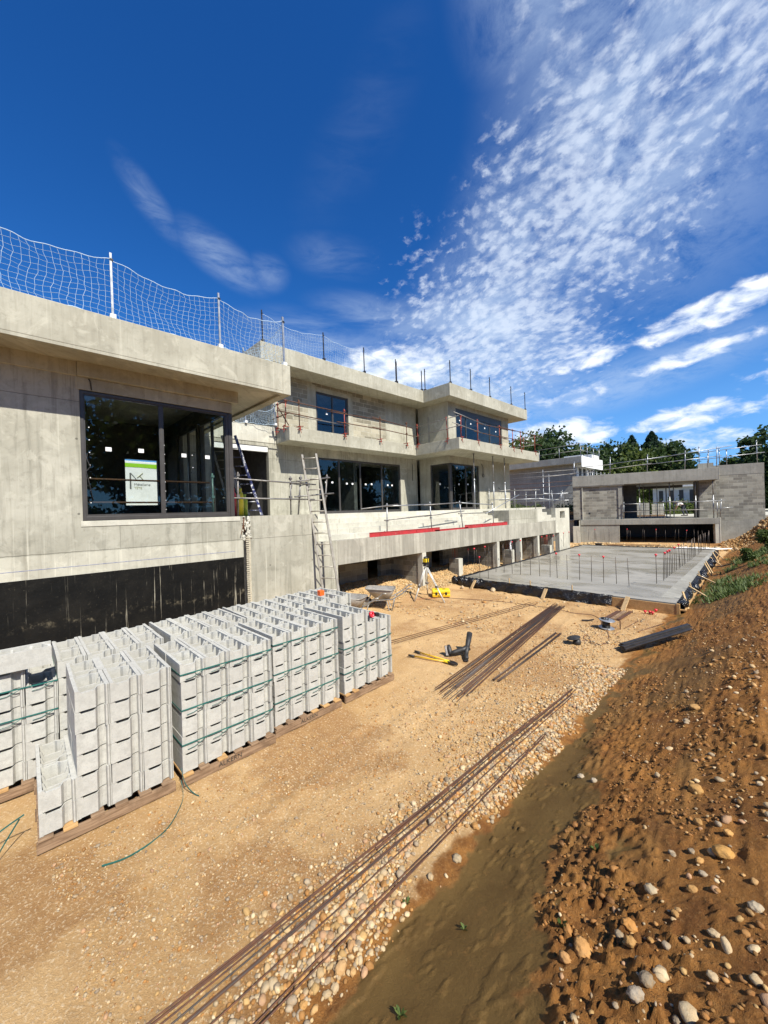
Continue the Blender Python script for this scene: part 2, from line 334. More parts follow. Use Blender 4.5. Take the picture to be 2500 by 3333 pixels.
# ground: zone attribute R wet mud, G clay slope, B gravel
m, t, b = new_mat('soil', .9, 0, .2)
o = t.a('TexCoord').outputs['Object']
zn = t.a('Attribute', attribute_name='zone', attribute_type='GEOMETRY'); zs = t.a('SeparateColor', zn.outputs['Color'])
nb = t.noise(o, .55, 7, .62, .3); nm = t.noise(o, 3.2, 7, .68); nf = t.noise(o, 42, 5, .75); nff = t.noise(o, 150, 3, .8)
sand = t.mix(t.ss(nb, .36, .64), (.58, .375, .17), (.46, .275, .11))
sand = t.mix(t.m('MULTIPLY', t.ss(nm, .45, .68), .45), sand, (.43, .26, .115))
damp = t.m('MULTIPLY', zs.outputs[2], t.m('ADD', .45, t.m('MULTIPLY', t.ss(t.noise(o, 7, 6, .7), .35, .65), .55)))
sand = t.mix(t.m('MULTIPLY', damp, .9), sand, (.33, .175, .065))
sand = t.mix(t.m('MULTIPLY', t.ss(nf, .52, .66), .75), sand, (.74, .58, .37))
sand = t.mix(t.m('MULTIPLY', t.ss(nff, .55, .7), .55), sand, (.24, .14, .065))
clay = t.mix(t.ss(nm, .38, .66), (.32, .142, .034), (.17, .068, .017))
clay = t.mix(t.m('MULTIPLY', t.ss(nf, .5, .72), .5), clay, (.44, .25, .09))
clay = t.mix(t.m('MULTIPLY', t.ss(nff, .5, .7), .5), clay, (.12, .055, .02))
mud = t.mix(t.ss(nm, .35, .7), (.135, .080, .023), (.098, .055, .015))
mud = t.mix(t.m('MULTIPLY', t.ss(t.noise(o, 11, 6, .7), .56, .68), .6), mud, (.20, .105, .030))
mud = t.mix(t.m('MULTIPLY', t.ss(nff, .58, .66), .35), mud, (.26, .16, .06))
c = t.mix(zs.outputs[1], sand, clay); c = t.mix(zs.outputs[0], c, mud)
t.set(b.inputs['Base Color'], c)
t.set(b.inputs['Roughness'], t.m('SUBTRACT', .92, t.m('MULTIPLY', zs.outputs[0], .36)))
hh = t.m('ADD', t.m('MULTIPLY', nf, 1.0), t.m('MULTIPLY', nff, .5))
hh = t.m('ADD', hh, t.m('MULTIPLY', nm, 1.2))
bn = bump(t, b, hh, .02, 1.0); t.set(bn.inputs['Strength'], t.m('SUBTRACT', 1.0, t.m('MULTIPLY', zs.outputs[0], .55)))
MATS['soil'] = m

simple('water_stop', (.50, .45, .33), (.36, .32, .23), .7, 0, 20, 60, .001)

concrete('pale_band', (.50, .48, .385), (.41, .39, .31), (.28, .26, .20), .7)

simple('tripod_metal', (.62, .60, .54), (.5, .48, .42), .45, .1, 8, 60, .0004)
# ------------------------------------------------------------------ mesh helpers
def basis(d):
    d = Vector(d).normalized(); a = Vector((0, 0, 1)) if abs(d.z) < .95 else Vector((1, 0, 0))
    x = d.cross(a).normalized(); y = d.cross(x).normalized(); return x, y, d
class MB:
    def __init__(s): s.v = []; s.f = []; s.sm = []
    def add(s, vs, fs, smooth=False, M=None):
        k = len(s.v)
        s.v += [tuple(M @ Vector(p)) if M else tuple(p) for p in vs]
        s.f += [tuple(i+k for i in f) for f in fs]; s.sm += [smooth]*len(fs); return s
    def box(s, x0, x1, y0, y1, z0, z1, M=None):
        if x0 > x1: x0, x1 = x1, x0
        if y0 > y1: y0, y1 = y1, y0
        return s.add([(x0, y0, z0), (x1, y0, z0), (x1, y1, z0), (x0, y1, z0), (x0, y0, z1), (x1, y0, z1), (x1, y1, z1), (x0, y1, z1)],
                     [(0, 3, 2, 1), (4, 5, 6, 7), (0, 1, 5, 4), (1, 2, 6, 5), (2, 3, 7, 6), (3, 0, 4, 7)], False, M)
    def bar(s, p0, p1, w, h):          # rectangular bar between two points
        p0, p1 = Vector(p0), Vector(p1); x, y, d = basis(p1-p0); x *= w/2; y *= h/2
        vs = [p0-x-y, p0+x-y, p0+x+y, p0-x+y, p1-x-y, p1+x-y, p1+x+y, p1-x+y]
        return s.add(vs, [(3, 2, 1, 0), (4, 5, 6, 7), (0, 1, 5, 4), (1, 2, 6, 5), (2, 3, 7, 6), (3, 0, 4, 7)])
    def tube(s, pts, r, n=8, cap=True, smooth=True):
        pts = [Vector(p) for p in pts]; rings = []; k = len(pts)
        x, y, _ = basis(pts[1]-pts[0])
        vs = []
        for i, p in enumerate(pts):
            d = (pts[min(i+1, k-1)]-pts[max(i-1, 0)]).normalized()
            x = (x-d*x.dot(d)).normalized(); y = d.cross(x)
            ri = r[i] if isinstance(r, (list, tuple)) else r
            vs += [p+x*(math.cos(2*math.pi*j/n)*ri)+y*(math.sin(2*math.pi*j/n)*ri) for j in range(n)]
        fs = [(i*n+j, i*n+(j+1) % n, (i+1)*n+(j+1) % n, (i+1)*n+j) for i in range(k-1) for j in range(n)]
        s.add(vs, fs, smooth)
        if cap:
            b = len(s.v)-len(vs)
            s.f += [tuple(b+j for j in reversed(range(n))), tuple(b+(k-1)*n+j for j in range(n))]; s.sm += [False]*2
        return s
    def lathe(s, prof, c, n=24, axis=(0, 0, 1), smooth=True):
        x, y, d = basis(axis); c = Vector(c); vs = []
        for r, z in prof: vs += [c+d*z+x*(math.cos(2*math.pi*j/n)*r)+y*(math.sin(2*math.pi*j/n)*r) for j in range(n)]
        k = len(prof)
        return s.add(vs, [(i*n+j, i*n+(j+1) % n, (i+1)*n+(j+1) % n, (i+1)*n+j) for i in range(k-1) for j in range(n)], smooth)
    def prism(s, poly, z0, z1, M=None):
        k = len(poly)
        return s.add([(x, y, z0) for x, y in poly]+[(x, y, z1) for x, y in poly],
                     [tuple(reversed(range(k))), tuple(range(k, 2*k))]+[(i, (i+1) % k, k+(i+1) % k, k+i) for i in range(k)], False, M)
    def ell(s, c, r, n=12, m=8, M=None, wob=0):
        vs = []; c = Vector(c)
        for i in range(m+1):
            t = math.pi*i/m
            for j in range(n):
                p = 2*math.pi*j/n; q = 1+random.uniform(-wob, wob)
                vs.append((c.x+r[0]*q*math.sin(t)*math.cos(p), c.y+r[1]*q*math.sin(t)*math.sin(p), c.z+r[2]*q*math.cos(t)))
        return s.add(vs, [(i*n+j, (i+1)*n+j, (i+1)*n+(j+1) % n, i*n+(j+1) % n) for i in range(m) for j in range(n)], True, M)
    def wall_yz(s, x0, x1, y0, y1, z0, z1, holes=()):
        ys = sorted({y0, y1, *[q for h in holes for q in h[:2]]}); zs = sorted({z0, z1, *[q for h in holes for q in h[2:]]})
        for a, b in zip(ys, ys[1:]):
            run = None
            for c, d in zip(zs, zs[1:]):
                if any(h[0] <= a and b <= h[1] and h[2] <= c and d <= h[3] for h in holes):
                    if run: s.box(x0, x1, a, b, *run); run = None
                else: run = (run[0], d) if run else (c, d)
            if run: s.box(x0, x1, a, b, *run)
        return s
    def build(s, name, mat, parent=None, bevel=0, smooth=None):
        me = bpy.data.meshes.new(name); me.from_pydata(s.v, [], s.f)
        me.polygons.foreach_set('use_smooth', s.sm if smooth is None else [smooth]*len(s.f))
        me.materials.append(MATS[mat] if isinstance(mat, str) else mat); me.update()
        o = bpy.data.objects.new(name, me); COL.objects.link(o)
        if bevel:
            md = o.modifiers.new('bevel', 'BEVEL'); md.width = bevel; md.segments = 2; md.limit_method = 'ANGLE'
        if parent: setpar(o, parent)
        return o
def base_matrix(o):
    m = Matrix.Translation(o.location) @ o.rotation_euler.to_matrix().to_4x4()
    return m
def setpar(o, parent):
    # meshes are written in world coordinates of the source thing
    o.parent = parent
    o.matrix_parent_inverse = (base_matrix(parent) if parent.type == 'EMPTY' else Matrix()).inverted()
def tag(o, label=None, cat=None, group=None, kind=None):
    if label: o['label'] = label
    if cat: o['category'] = cat
    if group: o['group'] = group
    if kind: o['kind'] = kind
    return o
def thing(name, label, cat, loc=(0, 0, 0), group=None):
    o = bpy.data.objects.new(name, None); o.empty_display_size = .2; COL.objects.link(o); o.location = loc
    return tag(o, label, cat, group)
def copy_tree(o, parent=None):
    c = o.copy(); COL.objects.link(c)
    if parent: c.parent = parent
    for ch in list(o.children): copy_tree(ch, c)
    return c
def text_mesh(txt, size, mat, name, parent, M, ext=.002):
    cu = bpy.data.curves.new(name, 'FONT'); cu.body = txt; cu.size = size; cu.extrude = ext
    tmp = bpy.data.objects.new('tmp_text', cu); COL.objects.link(tmp)
    dg = bpy.context.evaluated_depsgraph_get(); me = bpy.data.meshes.new_from_object(tmp.evaluated_get(dg))
    bpy.data.objects.remove(tmp); bpy.data.curves.remove(cu)
    me.transform(M); me.materials.clear(); me.materials.append(MATS[mat])
    o = bpy.data.objects.new(name, me); COL.objects.link(o); setpar(o, parent); return o

# numpy value noise
_P = rng.random((256, 256))
def vnoise(x, y):
    xi = np.floor(x).astype(int); yi = np.floor(y).astype(int); fx = x-xi; fy = y-yi
    fx = fx*fx*(3-2*fx); fy = fy*fy*(3-2*fy)
    a = _P[xi % 256, yi % 256]; b = _P[(xi+1) % 256, yi % 256]; c = _P[xi % 256, (yi+1) % 256]; d = _P[(xi+1) % 256, (yi+1) % 256]
    return (a*(1-fx)+b*fx)*(1-fy)+(c*(1-fx)+d*fx)*fy-.5
def fbm(x, y, o=5, g=.5):
    r = 0; a = 1.
    for i in range(o): r = r+a*vnoise(x*2**i+13.7*i, y*2**i+7.1*i); a *= g
    return r
def sst(x, a, b):
    t = np.clip((x-a)/(b-a), 0, 1); return t*t*(3-2*t)

# ------------------------------------------------------------------ ground
def toe_x(Y): return -1.98+.06*sst(Y, 3, 7)+.10*fbm(Y*.6, Y*0+3., 3)-.05*sst(Y, 6, 12)
def mudw(X, Y):
    n = fbm(X*1.6, Y*1.6, 5, .6)
    return .14+(.62+.42*(1-sst(Y, 1.2, 3.2)))*(1-sst(Y, 3.6, 5.4))+.55*n
def height(X, Y, fine=True):
    X = np.asarray(X, float); Y = np.asarray(Y, float)
    toe = toe_x(Y); top = -.12+.10*fbm(Y*.8, Y*0+9., 3)
    t = np.clip((X-toe)/(top-toe), 0, 1)
    Hb = .80+.16*sst(Y, 3, 8)
    near = 1-sst(Y, 36, 60)
    h = Hb*(.80*t**1.35+.20*t*t*(3-2*t))+sst(X, -.1, 4)*.5
    h = h*near
    h = h-.03*sst(X, toe-.05, toe+.08)*(1-sst(X, toe+.2, toe+.6))*(1-sst(Y, 5, 8))
    # spoil heap against the far grey wall
    q = sst(X, -3.4, .3)*sst(Y, 31.0, 34.5); h = h+q*1.05*(1-sst(Y, 40, 50))
    # rubble banked against the house footing
    rb = sst(X, -9.15, -10.6)*sst(Y, 6.6, 7.6)*(1-sst(Y, 15.6, 18)); h = h+rb*.34*(1+.5*fbm(X*1.5, Y*1.5, 3))
    rb2 = sst(X, -8.1, -9.0)*(1-sst(X, -8.9, -10))*sst(Y, 6.6, 8)*(1-sst(Y, 11.5, 13.5)); h = h+rb2*.10
    if not fine: return h
    w_ = toe+mudw(X, Y)
    slope = sst(X, w_-.06, w_+.16)*near
    crumb = (.35+.65*sst(fbm(X*.9+3, Y*.6, 4), -.12, .15))*(1-.55*sst(Y, 3.0, 6.5))
    crumb = np.where(X > -.15, crumb*.55, crumb)
    rough = fbm(X*6, Y*4.0, 6, .62)
    scrape = np.abs(fbm(X*9+.9*Y, Y*1.3, 4, .55))
    clod = np.clip(fbm(X*19, Y*19, 4, .65)-.02, 0, 1)
    fine_ = fbm(X*42, Y*42, 3, .6)
    h = h+slope*(rough*.040*crumb-scrape*.035*sst(Y, 1.5, 4)+clod*.085*crumb+fine_*.014*crumb+.03*fbm(X*1.2, Y*.5, 3))
    h = h+slope*(1-sst(X, w_+.1, w_+.45))*.025*(1-sst(Y, 5, 7))
    yard = 1-sst(X, toe-.02, toe+.1)
    rut = 0
    for x0, ph in ((-3.55, 0.), (-3.95, 1.3), (-5.9, .4)):
        xx = X-(x0+.22*np.sin(Y*.33+ph)-(Y-3)*.05)
        rut = rut-.014*np.exp(-(xx/.10)**2)*(.6+.4*np.sin(Y*42+xx*30))+.006*np.exp(-((np.abs(xx)-.17)/.05)**2)
    h = h+yard*near*(fbm(X*.5, Y*.5, 4)*.02+fbm(X*8, Y*8, 5, .62)*.014+rut*sst(fbm(X*.6, Y*.4, 3), -.1, .1)*(1-sst(Y, 10, 12)))
    mudz = sst(X, toe, toe+.12)*(1-slope)
    h = h+mudz*.7*(fbm(X*3, Y*1.6, 3)*.010+np.clip(fbm(X*7, Y*3.2, 6, .68)-.18, 0, .10)*.14+np.clip(fbm(X*22, Y*15, 5, .7)-.30, 0, 1)*.09*sst(fbm(X*2+9, Y*2, 3), .0, .2))
    return h
def zones(X, Y):
    toe = toe_x(Y); n = fbm(X*1.6, Y*1.6, 5, .6); w_ = toe+mudw(X, Y)
    clay = sst(X+.10*fbm(X*9, Y*9, 4), toe-.10, toe-.02)
    clay = np.maximum(clay, sst(Y, 31.2, 33)*sst(X, -4.5, -2.5))
    clay = np.maximum(clay, .8*sst(n+.12*fbm(X*6, Y*6, 3), .02, .22)*sst(X, -2.7, -2.1)*(1-sst(Y, 1.4, 2.6)))
    clay = np.maximum(clay, .8*sst(n, -.05, .2)*sst(X, -2.35, -2.05)*sst(Y, 7, 7.6)*(1-sst(Y, 9.2, 9.8)))
    mud = sst(X+.05*fbm(X*11, Y*11, 4), toe+.0+.25*n, toe+.05+.25*n)*(1-sst(X+.14*fbm(X*8, Y*8, 4), w_-.02, w_+.06))
    top = -.12; t = np.clip((X-toe)/(top-toe), 0, 1)
    scr = sst(fbm(X*1.2+4, Y*.45, 4), -.10, .06)*sst(t, .08, .16)*(1-sst(t, .66, .9))*sst(Y, 2.4, 3.4)
    mud = np.maximum(mud, scr*.62*(1-sst(Y, 15, 22)))
    # damp brown patches worn into the yard
    damp = sst(fbm(X*.75+2, Y*.75, 5, .6)+.20*sst(X, -3.8, -2.5)*(1-sst(Y, 2.2, 4.5))+.10*(1-sst(Y, 1.0, 2.2))-.05, -.04, .20)
    return np.stack([np.clip(mud, 0, 1), np.clip(clay, 0, 1), damp, 0*X+1], -1)
def axis(dense, growth, lo, hi):
    pts = []
    for (a, b, st) in dense: pts += list(np.arange(a, b, st))
    x = dense[-1][1]; st = dense[-1][2]
    while x < hi: pts.append(x); x += st; st *= growth
    pts.append(hi); x = dense[0][0]; st = dense[0][2]; left = []
    while x > lo: x -= st; st *= growth; left.append(max(x, lo))
    return np.array(sorted(set(left))+pts)
xs = axis([(-9, -4, .06), (-4, -2.3, .03), (-2.3, .12, .0125)], 1.25, -420, 420)
ysl = [x for x in axis([(.1, 5, .0165)], 1.0, 0, 5) if x < 5]
y = 5.; st = .0165
ys = [q for q in np.arange(.15, 5, .0165)]
while y < 40: ys.append(y); st = min(st*1.012, .16); y += st
while y < 900: ys.append(y); st *= 1.3; y += st
yb = []; y = .15; st = .05
while y > -300: y -= st; st *= 1.25; yb.append(y)
ys = np.array(sorted(yb)+ys)
GX, GY = np.meshgrid(xs, ys)
GZ = height(GX, GY)
far = np.hypot(GX, GY-15)
GZ = GZ*(1-sst(far, 90, 200))+fbm(GX*.01, GY*.01, 3)*2*sst(far, 120, 400)
def grid_mesh(name, X, Y, Z, mat):
    ny, nx = X.shape; me = bpy.data.meshes.new(name)
    co = np.stack([X, Y, Z], -1).reshape(-1, 3)
    i = (np.arange(ny-1)[:, None]*nx+np.arange(nx-1)[None, :]).ravel()
    q = np.stack([i, i+1, i+nx+1, i+nx], -1)
    me.vertices.add(len(co)); me.vertices.foreach_set('co', co.ravel())
    me.loops.add(q.size); me.loops.foreach_set('vertex_index', q.ravel().astype(np.int32))
    me.polygons.add(len(q)); me.polygons.foreach_set('loop_start', (np.arange(len(q))*4).astype(np.int32)); me.polygons.foreach_set('loop_total', np.full(len(q), 4, np.int32))
    me.update(); me.validate(); me.polygons.foreach_set('use_smooth', np.ones(len(q), bool)); me.materials.append(MATS[mat]); return me
me = grid_mesh('ground', GX, GY, GZ, 'soil')
at = me.attributes.new('zone', 'FLOAT_COLOR', 'POINT'); at.data.foreach_set('color', zones(GX, GY).reshape(-1, 4).astype(np.float32).ravel())
ground = bpy.data.objects.new('ground', me); COL.objects.link(ground)
tag(ground, 'sandy building site ground rising to an orange clay bank on the right', 'ground', kind='structure')

# ------------------------------------------------------------------ stones
import bmesh
def ico(sub):
    bm = bmesh.new(); bmesh.ops.create_icosphere(bm, subdivisions=sub, radius=1)
    v = np.array([p.co[:] for p in bm.verts]); f = np.array([[q.index for q in p.verts] for p in bm.faces]); bm.free(); return v, f
PAL = np.array([(.62, .52, .36), (.55, .38, .20), (.66, .60, .48), (.42, .40, .37), (.50, .46, .38), (.48, .26, .09), (.72, .67, .56), (.33, .31, .29), (.58, .43, .22), (.40, .22, .08), (.52, .36, .27)])
def stones_mesh(name, P, Rr, sub, pal=None, sink=.25, flat=.62):
    v, f = ico(sub); n = len(P); nv = len(v)
    pal = PAL if pal is None else pal
    sc = Rr[:, None]*np.stack([rng.uniform(.8, 1.25, n), rng.uniform(.6, 1.0, n), rng.uniform(flat*.75, flat*1.2, n)], -1)
    lump = 1+.17*(rng.random((n, nv))-.5)*2 if sub > 1 else 1+.22*(rng.random((n, nv))-.5)*2
    vv_ = v[None]*sc[:, None, :]*lump[..., None]
    a = rng.uniform(0, 2*math.pi, n); b = rng.normal(0, .28, n); ca, sa, cb, sb = np.cos(a), np.sin(a), np.cos(b), np.sin(b)
    x, y, z = vv_[..., 0], vv_[..., 1], vv_[..., 2]
    x, z = x*cb[:, None]-z*sb[:, None], x*sb[:, None]+z*cb[:, None]
    x, y = x*ca[:, None]-y*sa[:, None], x*sa[:, None]+y*ca[:, None]
    co = np.stack([x, y, z], -1)+P[:, None, :]; co[..., 2] += (sc[:, 2]*(1-2*sink))[:, None]
    F = (f[None]+(np.arange(n)*nv)[:, None, None]).reshape(-1, 3)
    me = bpy.data.meshes.new(name)
    me.vertices.add(n*nv); me.vertices.foreach_set('co', co.ravel())
    me.loops.add(F.size); me.loops.foreach_set('vertex_index', F.ravel().astype(np.int32))
    me.polygons.add(len(F)); me.polygons.foreach_set('loop_start', (np.arange(len(F))*3).astype(np.int32)); me.polygons.foreach_set('loop_total', np.full(len(F), 3, np.int32))
    me.update(); me.polygons.foreach_set('use_smooth', np.ones(len(F), bool))
    colr = pal[rng.integers(0, len(pal), n)]*rng.uniform(.6, .98, (n, 1))*np.array([[1.0, .93, .82]]); c4 = np.ones((n, nv, 4)); c4[..., :3] = colr[:, None, :]
    at = me.attributes.new('stone', 'FLOAT_COLOR', 'POINT'); at.data.foreach_set('color', c4.astype(np.float32).ravel())
    me.materials.append(MATS['pebbles']); return me
def stuff(name, me, label, cat):
    o = bpy.data.objects.new(name, me); COL.objects.link(o); tag(o, label, cat, kind='stuff'); return o
def scatter(n, fx, fy, fr, keep=None):
    X = fx(n); Y = fy(n); r = fr(n)
    if keep is not None:
        k = keep(X, Y); X, Y, r = X[k], Y[k], r[k]
    return np.stack([X, Y, height(X, Y)], -1), r
U = lambda a, b: (lambda n: rng.uniform(a, b, n))
def LN(m, s, lo, hi): return lambda n: np.clip(np.exp(rng.normal(math.log(m), s, n)), lo, hi)
# grit over the whole yard (denser towards the rebar line)
lip = lambda Y: toe_x(Y)
P, r_ = scatter(27000, lambda n: lip(0)-np.abs(rng.normal(0, 2.6, n))-.2, lambda n: .2+9*rng.random(n)**1.4, LN(.0056, .5, .0025, .022),
                lambda X, Y: (fbm(X*.9, Y*.9, 4) > -.16) & (X > -9.2) & ~((X < -4.4) & (X > -7) & (Y < 4.8)))
stuff('yard_grit', stones_mesh('yard_grit', P, r_, 1), 'small pale grit pressed into the sandy yard', 'grit')
P, r_ = scatter(9000, U(-8.8, -2.2), lambda n: 8+20*rng.random(n)**1.5, LN(.014, .5, .006, .05), lambda X, Y: (fbm(X*.5, Y*.5, 4) > -.1) & ((Y < 12.2)))
stuff('far_yard_grit', stones_mesh('far_yard_grit', P, r_, 1), 'pale grit over the sand in front of the slab', 'grit')
# band of river gravel beside the rebar
def gband(X, Y): return rng.random(len(X)) < sst(fbm(X*1.1+5, Y*.8, 4), -.30, .02)*(.20+.80*sst(Y, .9, 1.9))
P, r_ = scatter(21000, lambda n: rng.normal(-2.21, .19, n), lambda n: .5+7.2*rng.random(n)**1.05, LN(.0125, .42, .0055, .034), lambda X, Y: gband(X, Y) & (X < toe_x(Y)+.07))
stuff('gravel_band', stones_mesh('gravel_band', P, r_, 2), 'band of rounded river gravel under the long rebars', 'gravel')
P, r_ = scatter(5000, lambda n: rng.normal(-2.9, .5, n), U(3.6, 10), LN(.010, .45, .005, .028), lambda X, Y: (X < -2.25))
stuff('loose_gravel', stones_mesh('loose_gravel', P, r_, 1), 'loose pale gravel spread beside the rebars further back', 'gravel')
# pebbles on the bank
def bank(X, Y): return X > toe_x(Y)+mudw(X, Y)+.05
P, r_ = scatter(3600, U(-1.6, .6), lambda n: .3+12*rng.random(n)**1.9, LN(.0068, .5, .003, .022), lambda X, Y: bank(X, Y) & (fbm(X*1.3, Y*1.0, 4) > .0))
stuff('bank_pebbles', stones_mesh('bank_pebbles', P, r_, 1), 'pebbles and clods embedded in the orange clay bank', 'pebbles')
CL = np.array([(.30, .14, .04), (.24, .11, .03), (.38, .19, .06), (.19, .09, .03), (.27, .15, .05)])
P, r_ = scatter(12000, U(-1.9, .6), lambda n: .3+11*rng.random(n)**2.0, LN(.0095, .5, .004, .035), lambda X, Y: bank(X, Y) & (fbm(X*2.2+7, Y*1.6, 4) > -.05))
stuff('clay_clods', stones_mesh('clay_clods', P, r_, 1, CL, .35), 'crumbled clods of orange clay over the bank', 'clods')
P, r_ = scatter(260, lambda n: rng.normal(-.30, .20, n), lambda n: .8+6.5*rng.random(n)**1.2, LN(.016, .4, .009, .035), lambda X, Y: bank(X, Y))
stuff('crest_gravel', stones_mesh('crest_gravel', P, r_, 2, None, .3), 'river gravel gathered along the top of the bank', 'gravel')
# rubble near the footing
RB = np.array([(.62, .53, .37), (.58, .46, .28), (.68, .60, .45), (.5, .4, .25)])
P, r_ = scatter(12000, U(-10.9, -8.5), U(6.8, 17.5), LN(.022, .45, .01, .06), lambda X, Y: (X < -8.75+.5*vnoise(Y, Y*0)) & (rng.random(len(X)) < .8))
stuff('footing_rubble', stones_mesh('footing_rubble', P, r_, 1, RB, .3, .8), 'pale rubble banked against the block footing', 'rubble')
P, r_ = scatter(3000, U(-10.5, -2.5), U(27.8, 32.4), LN(.045, .5, .02, .13))
stuff('rear_rubble', stones_mesh('rear_rubble', P, r_, 1, RB, .3, .8), 'rubble strip between the slab and the pool house', 'rubble')
P, r_ = scatter(2600, U(-2.6, 1.5), U(30, 36), LN(.03, .6, .012, .14))
stuff('heap_rubble', stones_mesh('heap_rubble', P, r_, 1, np.array([(.5, .33, .15), (.6, .5, .35), (.4, .22, .08)]), .3, .8), 'lumps on the orange earth heap by the tall grey wall', 'rubble')
# single cobbles one can point at
COB = []
def cobble(X, Y, r, colr, label, grp, flat=.7):
    r = r*(.72 if r > .045 else 1)
    z = float(height(X, Y)); me = stones_mesh('cobble', np.array([[0, 0, 0.]]), np.array([r]), 3, np.array([colr]), .25, flat)
    co = bpy.data.objects.new('cobble', me); COL.objects.link(co); co.location = (X, Y, z-.1*r)
    tag(co, label, 'stone', grp); return co
for (X, Y, r, cl, lb) in [
    (-1.93, 2.62, .052, (.50, .47, .40), 'round pale grey cobble at the edge of the mud, biggest there'),
    (-2.30, 2.75, .06, (.47, .46, .42), 'flat grey slab of stone lying in the gravel band'),
    (-1.99, 3.0, .045, (.52, .30, .11), 'ochre cobble at the edge of the wet mud'),
    (-1.45, 4.10, .05, (.62, .62, .60), 'white rounded stone above the upper mud flat'),
    (-1.30, 4.02, .035, (.58, .58, .58), 'small white pebble right of the white rounded stone'),
    (-.70, 5.55, .085, (.55, .36, .16), 'long ochre stone at the edge of the scraped bank'),
    (-.50, 3.9, .07, (.56, .36, .14), 'long tan stone half way up the bank'),
    (-.28, 3.15, .075, (.60, .37, .13), 'orange angular stone on the top of the bank'),
    (-.12, 2.75, .05, (.66, .66, .62), 'white flat stone right of the orange angular one'),
    (-.92, 2.32, .04, (.52, .28, .10), 'rust coloured cobble in the cluster low on the bank'),
    (-.80, 2.22, .042, (.55, .33, .14), 'tan cobble in the cluster low on the bank'),
    (-.86, 2.12, .035, (.50, .31, .15), 'brown egg shaped cobble in the cluster low on the bank'),
    (-.58, 2.75, .05, (.45, .43, .37), 'grey olive cobble standing proud of the bank'),
    (-.62, 2.45, .055, (.55, .29, .09), 'orange cobble beside a hollow in the bank'),
    (-.33, 1.88, .04, (.62, .60, .55), 'pale oval pebble at the right of the clay top'),
    (-.50, 2.02, .038, (.45, .45, .46), 'bluish grey cobble low in the right cluster'),
    (.03, 2.05, .10, (.50, .30, .12), 'big brown boulder cut off by the right edge'),
    (-.77, 1.42, .075, (.42, .25, .10), 'large brown stone at the bottom of the clay'),
    (-.68, 1.40, .05, (.50, .38, .24), 'pale brown stone next to the large brown one at the bottom'),
    (-2.0, 1.45, .045, (.52, .37, .22), 'tan cobble of the small pile beside the mud'),
    (-2.05, 1.58, .05, (.45, .30, .18), 'brown cobble of the small pile beside the mud'),
    (-7.05, 12.15, .16, (.52, .48, .42), 'grey boulder against the black sheeting'),
    (-8.15, 11.9, .13, (.62, .56, .48), 'pale boulder near the tripod and slab corner'),
    (-2.78, 3.52, .03, (.5, .36, .16), 'lone tan pebble on the yard left of the gravel')]:
    cobble(X, Y, r, cl, lb, None)
ORDN = ['first', 'second', 'third', 'fourth', 'fifth', 'sixth', 'seventh', 'eighth', 'ninth', 'tenth', 'eleventh', 'twelfth', 'thirteenth', 'fourteenth', 'fifteenth', 'sixteenth', 'seventeenth', 'eighteenth', 'nineteenth', 'twentieth']
def ordn(i): return ORDN[i] if i < 20 else (['twenty ', 'thirty ', 'forty '][(i+1)//10-2]+ORDN[(i+1) % 10-1]) if (i+1) % 10 else ['thirtieth', 'fortieth', 'fiftieth'][(i+1)//10-3]
CB = []
for k in range(58):
    if k < 30: X = random.gauss(-.38, .22); Y = random.uniform(.9, 4.8)
    elif k < 46: X = random.gauss(-2.02, .10); Y = random.uniform(.9, 5)
    else: X = random.uniform(-1.2, -.2); Y = random.uniform(4.5, 8)
    q = random.choice([((.54, .34, .14), 'ochre'), ((.56, .50, .40), 'pale'), ((.38, .36, .33), 'grey')])
    CB.append((('on the bank top' if k < 30 else 'along the mud lip' if k < 46 else 'high on the far bank'), q[1], Y, X, q[0], random.uniform(.017, .032)))
cnt = {}
for z_, cn, Y, X, cl, r in sorted(CB):
    k = cnt.get((z_, cn), 0); cnt[(z_, cn)] = k+1
    cobble(X, Y, r, cl, f'{ordn(k)} {cn} river cobble from the bottom of the picture {z_}', f'{cn} river cobbles {z_}')
# fallen leaf like flake on the yard is a flat stone; weeds
def weed(X, Y, h, n, label, mat='weed_green', spread=.6):
    z = float(height(X, Y)); mb = MB(); tint = []
    for i in range(n):
        a = random.uniform(0, 6.28); l = h*random.uniform(.6, 1.1); d = Vector((math.cos(a)*spread, math.sin(a)*spread, random.uniform(.5, 1.1))).normalized(); sd = Vector((-d.y, d.x, 0)).normalized()*l*.13
        b0 = Vector((X, Y, z-.005)); m1 = b0+d*l*.55; e = b0+d*l+Vector((0, 0, -l*.2)); k = len(mb.v)
        mb.v += [tuple(b0-sd*.3), tuple(b0+sd*.3), tuple(m1+sd), tuple(e), tuple(m1-sd)]; mb.f += [(k, k+1, k+2, k+3, k+4)]; mb.sm += [True]; tint += [random.random()]*5
    o = mb.build('weed', mat); a_ = o.data.attributes.new('tint', 'FLOAT', 'POINT'); a_.data.foreach_set('value', tint); tag(o, label, 'weed'); return o
weed(-1.52, 1.50, .06, 16, 'small yellow green weed in the lowest mud')
weed(-1.52, 2.12, .05, 12, 'small weed in the middle of the mud flat')
weed(-1.98, 2.05, .055, 12, 'small pale weed at the left lip of the mud')
weed(-.98, 3.02, .07, 14, 'weed growing beside the scraped bank')
weed(-.96, 2.32, .08, 7, 'dark green seedling beside the cobble cluster', spread=.35)
